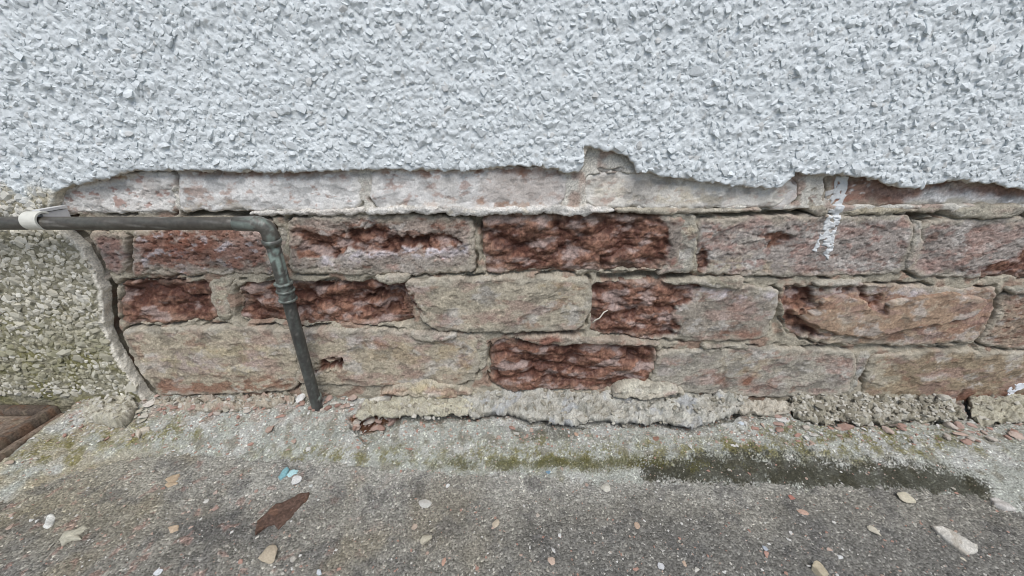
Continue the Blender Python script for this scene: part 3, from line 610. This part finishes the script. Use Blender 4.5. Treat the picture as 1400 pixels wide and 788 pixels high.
# broken ledges of mortar lying against the foot of the wall
def ledge(pts, seed, base, label, y0, out, slope, rough=2.0, name='mortar_ledge', cat='mortar', layers=(), cell=.001, group=None):
    poly = pw(chamfer(pts, 5), y0); zb, zt = poly[:, 1].min(), poly[:, 1].max()
    bf = brick_f(seed, base, face=out, rough=rough, layers=layers, rnd=.004, pit=.0016)
    def f(A, B, sd, PX, PY):
        h, c = bf(A, B, sd, PX, PY); h = h - slope * (B - zb) / (zt - zb) + .004 * facets(A, B, 110, 130, seed, .7, .6)
        return h.astype(f32), c
    o = hf_piece(name, M_MORTAR, None, poly, f, cell, -.012, 'wall', y0, (.003, 60), seed=seed)
    return setp(o, label, cat, group)
ledge([(835, 545), (850, 534), (880, 529), (925, 532), (940, 542), (900, 548)], 302, (.55, .53, .46), 'smooth whitish hump of mortar on top of the crumbly ledge', -.014, .016, .012, rough=.8, layers=[])
ledge([(515, 541), (540, 529), (580, 523), (620, 530), (650, 541), (620, 546), (560, 544)], 306, (.50, .44, .32), 'buff mortar hump under the bottom brick right of the pipe', -.008, .010, .008, rough=1.0)

# ------------------------------------------------------------------ pipe work
def tube(name, pts, radii, mat, parent, col, n=20, cap=True):
    pts = [Vector(p) for p in pts]; V, Fq, C = [], [], []
    if not hasattr(radii, '__len__'): radii = [radii] * len(pts)
    prev = None
    for i, p in enumerate(pts):
        t = (pts[min(i + 1, len(pts) - 1)] - pts[max(i - 1, 0)]).normalized()
        if prev is None: a = t.orthogonal().normalized()
        else: a = (prev - t * prev.dot(t)).normalized()
        prev = a; b = t.cross(a)
        for k in range(n):
            q = 2 * math.pi * k / n; V.append(p + (a * math.cos(q) + b * math.sin(q)) * radii[i])
    for i in range(len(pts) - 1):
        for k in range(n):
            Fq.append((i * n + k, i * n + (k + 1) % n, (i + 1) * n + (k + 1) % n, (i + 1) * n + k))
    V = np.array(V)
    if cap:
        for i0, p in ((0, pts[0]), ((len(pts) - 1) * n, pts[-1])):
            c0 = len(V); V = np.vstack([V, np.array([p])])
            for k in range(0, n, 1):
                a_, b_ = i0 + k, i0 + (k + 1) % n
                Fq.append((c0, b_, a_, a_) if i0 == 0 else (c0, a_, b_, b_))
    Fq = np.array(Fq); c = col(V) if callable(col) else np.repeat(np.asarray(col)[None], len(V), 0)
    tri = [(f[0], f[1], f[2]) for f in Fq] + [(f[0], f[2], f[3]) for f in Fq if f[2] != f[3]]
    return link_mesh(name, V, tri, 3, mat, parent, c, True)
def pipecol(base, green=0.0, seed=1):
    def f(V):
        a = (V[:, 0] + V[:, 1] * 1.7).astype(f32); b = (V[:, 2] + V[:, 1] * .6).astype(f32)
        c = np.repeat(np.asarray(base, f32)[None], len(V), 0) * (1 + .3 * fbm(a, b, 60, 3, seed))[:, None]
        c = mixc(c, (.34, .43, .385), green * sst(.0, .22, fbm(a * 1.6, b * .6, 80, 4, seed + 3, .6)))
        c = mixc(c, (.32, .31, .28), .5 * sst(.42, .6, fbm(a, b, 260, 3, seed + 5)))
        return c
    return f
YP = -.036
ex, ez = [float(v) for v in P(352, 306, YP)]
jx, jz = [float(v) for v in P(371, 334, YP)]
by = -.013; bx, bz = [float(v) for v in P(434, 557, by)]
top = Vector((jx, YP, jz)); bot = Vector((bx, by, bz - .006)); dv = (bot - top).normalized()
pipe = empty('waste_pipe', (bx, by, bz), 'dark tarnished copper pipe running along the wall and elbowing down to the ground', 'pipe')
R = .0067
lx, lz = [float(v) for v in P(-120, 303, YP)]
lin = lambda a, b, n: [a + (b - a) * i / n for i in range(n + 1)]
e0 = Vector((ex - .022, YP, ez)); 
tube('horizontal_tube', lin(Vector((-1.6, YP, lz)), e0 + Vector((.004, 0, 0)), 120), R, M_PIPE, pipe, pipecol((.080, .072, .060), .05, 4))
d1 = Vector((1, 0, (ez - lz) * 0)).normalized(); corner = Vector((jx - dv.x / dv.z * (jz - ez) * 1.0, YP, ez))
arc = []
p0 = e0; p2 = corner + dv * .024
for i in range(25):
    t = i / 24; a_ = corner - d1 * .0125; b_ = corner + dv * .0125
    if i == 0: arc.append(p0)
    arc.append(a_ * (1 - t) ** 2 + corner * 2 * t * (1 - t) + b_ * t * t)
arc.append(p2)
tube('elbow', arc, [R + .0006] + [R + .0012] * (len(arc) - 2) + [R + .0012], M_PIPE, pipe, pipecol((.10, .095, .082), .35, 8))
def ring(name, c, d, w, r, base, g, seed, par):
    prof = [(0, r - .0012), (.15, r), (.5, r + .0003), (.85, r), (1, r - .0012)]
    return tube(name, [c + d * w * (t - .5) for t, _ in prof], [q for _, q in prof], M_PIPE, par, pipecol(base, g, seed), 24)
L = (bot - corner).length
def along(py):                                # distance down the leg for a photo row
    best, bd = 0, 1e9
    for i in range(400):
        q = corner + dv * L * i / 399; _, y_ = to_px(np.array([q.x]), np.array([q.y]), np.array([q.z]))
        if abs(float(y_[0]) - py) < bd: bd, best = abs(float(y_[0]) - py), L * i / 399
    return best
s1, s2, s3 = along(330), along(386), along(410)
ring('elbow_bead', corner + dv * s1, dv, .0045, R + .0026, (.10, .10, .09), .3, 11, pipe)
tube('upper_tube', lin(corner + dv * (s1 - .002), corner + dv * (s2 + .004), 30), R + .0002, M_PIPE, pipe, pipecol((.10, .10, .09), .75, 14))
cpl = tube('coupling', lin(corner + dv * s2, corner + dv * s3, 12), R + .0016, M_PIPE, pipe, pipecol((.08, .08, .073), .25, 17))
for q in (.04, .45, .96): ring('ridge', corner + dv * (s2 + (s3 - s2) * q), dv, .003, R + .0028, (.10, .105, .095), .35, 20, cpl)
tube('lower_tube', lin(corner + dv * (s3 - .004), bot, 60), R, M_PIPE, pipe, pipecol((.062, .062, .058), .08, 23))
sb = along(543)
ring('foot_band', corner + dv * sb, dv, .008, R + .0007, (.16, .18, .16), .5, 26, pipe)

# white clip holding the pipe
cx_, cz_ = [float(v) for v in P(52, 302, YP)]
clip = empty('pipe_clip', (cx_, YR, cz_), 'white plastic clip gripping the pipe on the left', 'pipe clip')
def strip(name, path, w0, w1, th, mat, parent, col):
    """a band of some width along x following a path in the y-z plane"""
    V, Fq = [], []; n = len(path)
    for i, (y, z) in enumerate(path):
        a = path[max(i - 1, 0)]; b = path[min(i + 1, n - 1)]
        ty, tz = b[0] - a[0], b[1] - a[1]; l_ = math.hypot(ty, tz); ny_, nz_ = -tz / l_, ty / l_
        w = w0 + (w1 - w0) * i / (n - 1)
        for sx in (-w / 2, w / 2):
            for so in (-th / 2, th / 2): V.append((cx_ + sx, y + ny_ * so, z + nz_ * so))
    for i in range(n - 1):
        o, p = i * 4, i * 4 + 4
        for a, b in ((0, 1), (1, 3), (3, 2), (2, 0)): Fq.append((o + a, o + b, p + b, p + a))
    Fq.append((0, 2, 3, 1)); e = (n - 1) * 4; Fq.append((e, e + 1, e + 3, e + 2))
    ob = link_mesh(name, V, Fq, 4, mat, parent, np.repeat(np.asarray(col)[None], len(V), 0), False)
    md = ob.modifiers.new('bevel', 'BEVEL'); md.width = .0004; md.segments = 2
    return ob
rr = R + .0016
band = strip('band', [(YP - math.cos(a) * rr, cz_ + math.sin(a) * rr) for a in np.linspace(-2.3, 2.3, 30)], .016, .016, .0022, M_PLASTIC, clip, (.70, .69, .62))
saddle = box('base', (cx_ - .010, YP + R + .0008, cz_ - .006), (cx_ - .002, YR + .004, cz_ + .006), M_PLASTIC, clip); 
box('jaw', (cx_ - .0085, YP + .006, cz_ + .0070), (cx_ - .001, YR + .004, cz_ + .0096), M_PLASTIC, clip)

# ------------------------------------------------------------------ rusty drain cover at the lower left
cov = empty('drain_cover', (HX - .10, HY0 + .03, HZ - .012), 'rusty brown iron drain cover set in the ground against the wall', 'drain cover')
def rusty(V, seed=0, dark=1.0):
    a, b = V[:, 0].astype(f32), (V[:, 1] + V[:, 2]).astype(f32)
    c = np.repeat(np.asarray((.15, .122, .10), f32)[None] * dark, len(V), 0) * (1 + .3 * fbm(a, b, 50, 3, seed))[:, None]
    c = mixc(c, (.15, .09, .06), .6 * sst(.1, .4, fbm(a, b, 90, 3, seed + 2)))
    return mixc(c, (.20, .17, .13), .6 * sst(.15, .45, fbm(a * .5, b, 70, 3, seed + 5)))
def iron(name, x0, x1, y0, y1, z0, z1, parent, seed, dark=1.0, warp=.0006):
    poly = [(x0, y0), (x1, y0), (x1, y1), (x0, y1)]
    def f(A, B, sd, PX, PY):
        h = z1 + warp * fbm(A, B, 60, 3, seed) - .0012 * np.clip((sd + .0015) / .0015, 0, 1)
        V = np.stack([A, B, np.zeros_like(A)], -1).reshape(-1, 3)
        return h.astype(f32), rusty(V, seed, dark).reshape(*A.shape, 3).astype(f32)
    return hf_piece(name, M_RUST, parent, poly, f, .0016, z0, 'ground', z1, (.0008, 80), seed=seed)
XL = -.86
iron('plate', XL, HX - .020, HY0 + .018, -.038, HZ - .02, HZ - .003, cov, 401, 1.5, .0012)
iron('frame_rail', HX - .016, HX - .006, HY0 + .004, -.024, HZ - .03, HZ + .0015, cov, 402, .9)
iron('frame_rail', XL, HX - .0165, HY0 + .002, HY0 + .013, HZ - .03, HZ + .001, cov, 403, .9)
iron('frame_rail', XL, HX - .0165, -.034, -.022, HZ - .03, HZ + .001, cov, 404, .8)
iron('frame_flange', HX - .005, HX + .003, HY0 - .006, -.026, HZ - .03, HZ - .009, cov, 405, 1.35)

# ------------------------------------------------------------------ loose things
def rock(seed, lev):
    bm = bmesh.new(); bmesh.ops.create_icosphere(bm, subdivisions=lev, radius=1.0)
    V = np.array([v.co for v in bm.verts]); Fc = np.array([[v.index for v in f.verts] for f in bm.faces]); bm.free()
    r = np.random.RandomState(seed); rad = np.ones(len(V))
    for _ in range(10):
        n_ = r.randn(3); n_ /= np.linalg.norm(n_); d = .34 + .42 * r.rand(); c = V @ n_
        rad = np.where(c > .05, np.minimum(rad, d / np.maximum(c, .05)), rad)
    rad = rad * (1 + .05 * fbm(V[:, 0] + V[:, 2] * .7, V[:, 1] - V[:, 2] * .6, 2.2, 3, seed % 90))
    V = V * rad[:, None]; V = V / np.abs(V).max(0); return V, Fc
def stone(px, py, w, h, col, label, name='stone', cat='stone', seed=0, rnd=True, flat=.5, group=None, spin=None, hgt=None, lift=0.0):
    """a loose angular stone, sized in photo pixels, resting on the ground under that pixel"""
    x, y, z = on_ground(px, py + h * .15)
    dep = (D + y) * CT + (H - z) * ST; k = dep / F_PX
    r = np.random.RandomState(seed + int(px * 3 + py))
    V, Fc = rock(1000 + seed + int(px), 3 if rnd else 2)
    col = np.asarray(col) * .82 + .18 * np.array((.34, .33, .31))
    a, b = w * k / 2 * .93, h * k / 2 * 1.08
    W = V * np.array([a, b, max(min(a, b) * flat, .0007)])
    sp = (r.rand() - .5) * .3 if spin is None else spin
    W = W @ rot(sp, r.randn() * .06, r.randn() * .06).T
    W = W + np.array([x, y, z - W[:, 2].min() * .8 + lift])
    c = np.repeat(np.asarray(col)[None], len(W), 0) * (1 + .2 * fbm(W[:, 0] + W[:, 2], W[:, 1], 160, 3, 5))[:, None]
    o = link_mesh(name, W, Fc, 3, M_STONE, None, c, False)
    return setp(o, label, cat, group)
def flake(pts, col, label, name, cat, mat, th=.0022, seed=0, curl=.002, layers=()):
    p = np.asarray(pts, float); c0 = p.mean(0); x, y, z = on_ground(*c0)
    poly = pg(pts, z)
    def f(A, B, sd, PX, PY):
        hh = z + th + .0016 * facets(A, B, 110, 110, seed, .8, .4) + curl * fbm(A, B, 30, 2, seed) + .0007 * fbm(A, B, 140, 3, seed + 2) - .0008 * np.clip((sd + .0015) / .0015, 0, 1)
        c = np.asarray(col, f32) * (1 + .3 * fbm(A, B, 70, 4, seed + 3))[..., None]
        for (cc, o, fq, lo, hi) in layers: c = mixc(c, cc, o * sst(lo, hi, fbm(A, B, fq, 3, seed + 7)))
        return hh.astype(f32), c.astype(f32)
    o = hf_piece(name, mat, None, poly, f, .0009, z - .001, 'ground', z, (.0004, 150), seed=seed, sat=1.0)
    return setp(o, label, cat)
flake([(424, 676), (409, 677), (394, 684), (377, 692), (363, 705), (352, 715), (350, 733), (363, 722), (375, 718), (381, 725), (392, 715), (409, 696), (421, 684)], (.105, .066, .05), 'curved brown flake of rusty metal lying on the concrete', 'rust_flake', 'metal flake', M_RUST, .003, 501, .003, [((.16, .09, .06), .6, 80, .1, .4)])
flake([(1272, 722), (1285, 722), (1300, 727), (1312, 735), (1326, 743), (1335, 746), (1335, 757), (1320, 760), (1306, 751), (1292, 741), (1281, 732)], (.56, .54, .49), 'long white shard of render lying on the concrete at the right', 'render_shard', 'shard', M_STONE, .0028, 502, .003, [((.40, .36, .30), .7, 90, 0, .3)])
flake([(1352, 682), (1366, 680), (1379, 690), (1388, 700), (1374, 699), (1358, 692)], (.50, .48, .45), 'grey white wedge of mortar beside the right edge of the fillet', 'mortar_shard', 'shard', M_STONE, .0035, 503, .003)
flake([(381, 655), (386, 645), (393, 640), (396, 643), (391, 652), (384, 657)], (.22, .42, .46), 'upright teal paint flake, left of the pair', 'paint_flake', 'paint flake', M_FILM, .002, 504, .002)
flake([(391, 651), (398, 644), (408, 643), (406, 648), (396, 653)], (.40, .60, .62), 'pale teal paint flake, right of the pair', 'paint_flake', 'paint flake', M_FILM, .0025, 505, .002)
flake([(226, 656), (238, 649), (246, 648), (244, 656), (243, 662), (230, 667), (225, 664), (230, 660)], (.50, .39, .27), 'pale orange jagged flake on the concrete below the mossy patch', 'brick_flake', 'brick flake', M_STONE, .0015, 506, .001)
flake([(230, 722), (238, 718), (245, 718), (244, 726), (234, 730)], (.50, .39, .28), 'small pale orange flake left of the rusty metal flake', 'brick_flake', 'brick flake', M_STONE, .0015, 507, .001)
flake([(60, 722), (66, 706), (74, 704), (77, 708), (72, 720), (64, 724)], (.66, .66, .62), 'flat white flake of render lying alone at the lower left', 'render_flake', 'render flake', M_STONE, .002, 508, .001)
flake([(82, 740), (90, 730), (104, 726), (116, 718), (120, 722), (108, 732), (112, 738), (96, 740), (86, 748)], (.44, .42, .34), 'pale crumbled patch of mortar at the lower left', 'mortar_crumb', 'mortar', M_STONE, .0022, 509, .002)
flake([(505, 549), (530, 541), (540, 540), (538, 544), (520, 552), (508, 554)], (.60, .58, .52), 'white sliver of mortar leaning under the bottom brick beside the pipe', 'mortar_sliver', 'mortar', M_STONE, .004, 510, .001)
flake([(186, 596), (192, 588), (206, 586), (205, 590), (194, 592), (190, 600)], (.58, .52, .43), 'curled cream flake on the mossy cement near the drain cover', 'mortar_flake', 'mortar', M_STONE, .003, 511, .002)
# the big cement lump at the foot of the bare render
def shelf(pts, seed, base, label, top, th, rough=1.0, name='mortar_ledge', cat='mortar', layers=(), under=.005, tilt=.25, stones=0):
    zz = top - .004; poly = pg(chamfer(pts, 4), zz)
    def f(A, B, sd, PX, PY):
        h = top + tilt * (B + .02) + rough * (.0030 * facets(A + .004 * fbm(A, B, 50, 2, seed), B, 130, 150, seed, .8, .6) + .0022 * fbm(A, B, 35, 3, seed + 1) - .003 * sst(.25, .45, fbm(A, B, 90, 3, seed + 12)) + .0016 * fbm(A, B, 150, 3, seed + 2) + .0006 * perlin(A * 430, B * 430, seed))
        h = h - .002 * np.clip((sd + .003) / .003, 0, 1) ** 2
        c = np.asarray(base, f32) * (1 + .25 * fbm(A, B, 70, 4, seed + 4))[..., None]
        for (cc, o, fq, lo, hi) in layers: c = mixc(c, cc, o * sst(lo, hi, fbm(A, B, fq, 4, seed + 7)))
        c = mixc(c, (.40, .38, .33), .6 * sst(.0, .4, fbm(A, B, 40, 4, seed + 15)))
        return h.astype(f32), c.astype(f32)
    o = hf_piece(name, M_MORTAR, None, poly, f, .001, top - th, 'ground', zz, (.005, 55), seed=seed, undercut=under, skirt=5, frac=.001)
    if stones:
        rr_ = np.random.RandomState(seed); its = []; b0, b1 = poly.min(0), poly.max(0)
        X = (b0[0] + (b1[0] - b0[0]) * rr_.rand(stones)).astype(f32); Y = (b0[1] + (min(b1[1], -.002) - b0[1]) * rr_.rand(stones)).astype(f32)
        sd = sdpoly(X, Y, poly) + f32(.005) * fbm(X, Y, 55, 3, seed + 50); px_, py_ = to_px(X, Y, np.full_like(X, zz)); hh, _ = f(X, Y, sd, px_, py_)
        for i in np.nonzero(sd < .001)[0]:
            V, Fc = (ROUND if rr_.rand() < .6 else HULL)[rr_.randint(16)]; q = .0023 * np.exp(rr_.randn() * .35)
            W = (V * q * np.array([1.2, .9, .7])) @ rot(rr_.rand() * 6, rr_.randn() * .5, rr_.randn() * .5).T + np.array([X[i], Y[i], float(hh[i]) + .0002 - (.006 * rr_.rand() if sd[i] > -.004 else 0)])
            its.append((W, Fc, np.array([(.36, .34, .28), (.48, .46, .40), (.27, .25, .2), (.55, .53, .47)][rr_.randint(4)])))
        join_chips('aggregate', its, M_STONE, o)
    return setp(o, label, cat)
shelf(LEDGE_PX[301], 301, (.46, .45, .41), 'long crumbly pale mortar ledge at the wall foot below the red brick', .029, .015, 2.0, layers=[((.26, .26, .23), .7, 75, .05, .35), ((.40, .42, .45), .5, 30, .1, .3), ((.56, .55, .50), .6, 50, .15, .4)], stones=260)
shelf(LEDGE_PX[303], 303, (.33, .31, .255), 'pebbly broken mortar ledge at the wall foot on the right', .028, .014, 2.2, layers=[((.16, .15, .12), .7, 130, .05, .35), ((.52, .50, .44), .7, 90, .15, .4)], stones=900)
shelf(LEDGE_PX[304], 304, (.42, .40, .33), 'rough mortar ledge under the bottom right brick', .0265, .012, 1.8, stones=160)
shelf(LEDGE_PX[305], 305, (.48, .46, .38), 'flat slab of loose mortar over the hollow beside the pipe', .029, .010, 1.7, under=.006, layers=[((.36, .34, .28), .6, 70, .1, .3)], stones=70)
shelf([(1010, 552), (1082, 549), (1086, 562), (1050, 567), (1010, 563)], 307, (.48, .45, .39), 'low mortar ledge between the crumbly ledge and the pebbly ledge', .029, .012, 1.5)
shelf([(206, 554), (225, 548), (262, 548), (300, 549), (350, 545), (400, 545), (402, 553), (330, 561), (240, 563)], 308, (.42, .38, .32), 'gritty mortar bank at the wall foot left of the pipe', .0275, .010, 2.6, layers=[((.38, .28, .24), .6, 60, .1, .3)], stones=220)
shelf([(112, 564), (120, 553), (135, 548), (152, 547), (178, 543), (186, 550), (176, 563), (157, 574), (130, 571)], 520, (.47, .45, .38), 'broken lump of old cement at the foot of the bare pebbledash', .038, .02, 1.8, 'cement_lump', 'cement', [((.58, .56, .49), .6, 60, .0, .3), ((.28, .26, .20), .6, 90, .2, .4)], .0, .1, stones=130)
BIG = [(405, 657, 17, 13, (.72, .72, .70), 'white stone just below the teal paint flakes'), (215, 782, 14, 9, (.70, .72, .74), 'white chip at the bottom edge, lower left'),
       (368, 758, 26, 24, (.42, .35, .25), 'tan stone below the rusty metal flake'), (580, 688, 23, 12, (.55, .54, .50), 'oblong pale grey chip in the middle of the concrete'),
       (583, 734, 17, 18, (.47, .43, .33), 'beige angular stone below the oblong grey chip'), (566, 720, 11, 9, (.46, .36, .28), 'small pinkish tan chip beside the beige angular stone'),
       (677, 715, 13, 11, (.52, .44, .33), 'cream tan chip right of the beige angular stone'), (612, 664, 6, 6, (.75, .75, .74), 'tiny white chip above the oblong grey chip'),
       (828, 665, 15, 15, (.62, .60, .52), 'cream white lump just below the fillet near the middle'), (871, 719, 9, 12, (.50, .36, .26), 'upright pinkish chip right of the picture middle'),
       (766, 731, 7, 9, (.68, .68, .66), 'small white oval chip, upper of a row of three'), (757, 753, 6, 8, (.66, .66, .64), 'small white chip in the middle of a row of three'),
       (754, 767, 11, 11, (.56, .42, .33), 'salmon chip, lowest of a row of three'), (903, 774, 11, 9, (.62, .63, .64), 'white grey chip near the bottom edge, right of middle'),
       (1047, 750, 9, 9, (.42, .47, .54), 'bluish grey chip on the dark concrete'), (1237, 680, 22, 17, (.60, .55, .42), 'cream knobbly stone under the black mossy band'),
       (1196, 726, 17, 13, (.52, .48, .38), 'beige oval pebble left of the white render shard'), (1117, 777, 25, 19, (.50, .43, .30), 'tan block-shaped stone at the bottom edge on the right'),
       (1097, 699, 16, 9, (.50, .32, .24), 'pinkish flat chip below the black mossy band'), (1082, 680, 8, 8, (.46, .18, .13), 'small red brick chip just under the black mossy band'),
       (1148, 762, 10, 7, (.68, .69, .68), 'small white chip above the tan block-shaped stone'), (1316, 764, 6, 6, (.58, .53, .43), 'tiny beige chip below the white render shard'),
       (750, 645, 9, 7, (.16, .30, .42), 'small blue flake at the edge of the fillet'), (425, 664, 6, 5, (.60, .62, .6), 'tiny pale chip right of the white stone by the teal flakes'),
       (437, 782, 9, 8, (.62, .66, .70), 'white chip at the bottom edge below the tan stone'), (402, 765, 12, 9, (.44, .41, .36), 'grey chip right of the tan stone'),
       (13, 720, 9, 10, (.45, .33, .26), 'pinkish chip at the left edge'), (12, 632, 16, 8, (.46, .36, .28), 'brownish flat chip in front of the drain cover'),
       (48, 627, 14, 5, (.60, .57, .48), 'cream sliver in front of the drain cover'), (283, 685, 9, 7, (.62, .60, .56), 'white chip beside pink crumbs on the dark stain'),
       (606, 768, 8, 12, (.48, .28, .20), 'brown red chip near the bottom edge at the middle'), (937, 771, 8, 9, (.52, .38, .28), 'pale orange chip near the bottom edge right of the white grey chip'),
       (735, 704, 6, 6, (.58, .5, .42), 'tiny cream chip above the row of three'), (935, 541, 11, 8, (.68, .72, .80), 'bluish white pebble on the crumbly mortar ledge'),
       (1013, 578, 10, 7, (.60, .66, .72), 'bluish white chip on the fillet right of the crumbly ledge'), (897, 600, 10, 7, (.26, .12, .07), 'small rust brown chip on the fillet'),
       (788, 594, 7, 6, (.55, .36, .25), 'tiny orange chip on the fillet'), (415, 541, 17, 21, (.74, .74, .72), 'white stone wedged at the left of the pipe foot'),
       (446, 532, 16, 15, (.50, .40, .34), 'pinkish grey stone at the right of the pipe foot'), (459, 551, 14, 7, (.62, .60, .54), 'flat white chip right of the pipe foot'),
       (654, 543, 9, 9, (.66, .70, .76), 'bluish white chip under the red bottom brick'), (1070, 573, 21, 9, (.62, .61, .58), 'flat white chip on the fillet below the low mortar ledge'),
       (1091, 572, 18, 12, (.42, .24, .18), 'red brick crumb beside the flat white chip'), (1140, 566, 23, 12, (.55, .54, .49), 'flat grey white chip in front of the pebbly ledge'),
       (1228, 582, 18, 10, (.52, .40, .35), 'pale pink chip in front of the pebbly ledge'), (1236, 566, 15, 8, (.50, .48, .42), 'grey chip against the right of the pebbly ledge'),
       (1310, 592, 24, 10, (.50, .37, .30), 'pink flat chip on the fillet at the right'), (1302, 553, 26, 9, (.70, .74, .80), 'white paint crumb under the brown bottom right brick'),
       (1085, 547, 20, 12, (.68, .72, .80), 'bluish white paint lump on the low mortar ledge'), (197, 570, 13, 9, (.58, .55, .48), 'pale stone at the right of the cement lump'),
       (207, 549, 16, 18, (.62, .58, .52), 'white stone at the lower tip of the broken render edge'), (218, 540, 12, 10, (.46, .32, .27), 'pinkish stone at the lower tip of the broken render edge'),
       (105, 566, 9, 6, (.68, .68, .66), 'white chip between the drain cover and the cement lump'), (116, 566, 8, 8, (.64, .64, .62), 'white pebble touching the cement lump'),
       (66, 570, 8, 5, (.66, .66, .64), 'white chip lying on the drain cover frame')]
for i, (x, y, w, h, c, lab) in enumerate(BIG):
    k = 'pebble' if 'pebble' in lab or 'stone' in lab else 'chip'
    stone(x, y, w, h, c, lab, name='stone' if k == 'pebble' else 'chip', cat='stone' if k == 'pebble' else 'chip', seed=i * 13, rnd=(k == 'pebble'), flat=.45 if k == 'pebble' else .3)
rs = np.random.RandomState(11)
def crumbs(n, x0, x1, y0, y1, size, cols, label, group):
    for i in range(n):
        w = size * np.exp(rs.randn() * .3)
        stone(x0 + (x1 - x0) * rs.rand(), y0 + (y1 - y0) * rs.rand(), w, w * (.55 + .3 * rs.rand()), cols[rs.randint(len(cols))], label, 'brick_crumb', 'brick crumb', seed=700 + i * 7, rnd=False, flat=.6, group=group, spin=rs.rand() * 6)
PINK = [(.42, .28, .23), (.47, .36, .30), (.36, .22, .17), (.50, .44, .38)]
crumbs(22, 484, 540, 570, 586, 12, PINK, 'pinkish brick crumb in the hollow beside the pipe', 'brick crumbs in the hollow')
crumbs(50, 380, 490, 530, 562, 9, PINK + [(.30, .17, .13)], 'small brick crumb in the heap around the pipe foot', 'brick crumbs round the pipe foot')
crumbs(48, 1060, 1250, 568, 588, 10, PINK, 'pinkish brick crumb in front of the pebbly mortar ledge', 'brick crumbs before the pebbly ledge')
crumbs(30, 1290, 1400, 570, 604, 10, PINK, 'pinkish brick crumb on the fillet at the far right', 'brick crumbs at the far right')
crumbs(46, 205, 350, 548, 566, 9, PINK + [(.56, .54, .5)], 'small crumb on the fillet left of the pipe', 'crumbs left of the pipe')
crumbs(30, 95, 205, 556, 576, 9, [(.52, .5, .42), (.45, .42, .33)], 'pale cement crumb around the cement lump', 'crumbs round the cement lump')
crumbs(12, 270, 350, 672, 700, 6, PINK, 'tiny pink crumb on the dark stain of the concrete', 'pink crumbs on the dark stain')
# uncountable grit
def grit(n):
    items = []
    for i in range(n):
        near = rs.rand() < .6
        px = -30 + 1460 * rs.rand(); py = 548 + (60 * rs.rand() ** 1.6 if near else 250 * rs.rand() ** .9)
        if px < 90 and py < 605: continue
        x, y = G(px, py, .015 if py < 640 else 0.0); x, y = float(x), float(y)
        if y > -.004: continue
        items.append((x, y, near))
    X = np.array([t[0] for t in items], f32); Y = np.array([t[1] for t in items], f32); Z = np.maximum(slab_h(X, Y), fil_h(X, Y))
    out = []
    for (x, y, near), z in zip(items, Z):
        V, Fc = HULL[rs.randint(len(HULL))]
        s = .0010 * np.exp(rs.randn() * .45) * (1.3 if near else .8)
        c = [(.52, .50, .45), (.45, .34, .28), (.38, .36, .31), (.60, .59, .56), (.40, .25, .20)][rs.randint(5)]
        W = (V * s * np.array([1.2, .9, .6])) @ rot(rs.rand() * 6, 0, 0).T + np.array([x, y, float(z) + s * .25])
        out.append((W, Fc, c))
    o = join_chips('grit', out, M_STONE, None); setp(o, 'fine loose grit and brick dust scattered over the concrete', 'grit')
grit(7500)
# pale root clinging to the spalled brick
p = [(808, 439), (812, 434), (818, 431), (824, 424), (830, 422)]
pp = []
for i, (a, b) in enumerate(p):
    x, z = P(a, b, .0); pp.append((float(x), -.006 - .002 * math.sin(i), float(z)))
rt = tube('dry_root', pp, [.0007, .0009, .0008, .0009, .0006], M_FILM, None, (.62, .58, .50), 8)
setp(rt, 'thin pale dry root clinging to the spalled red brick', 'root')
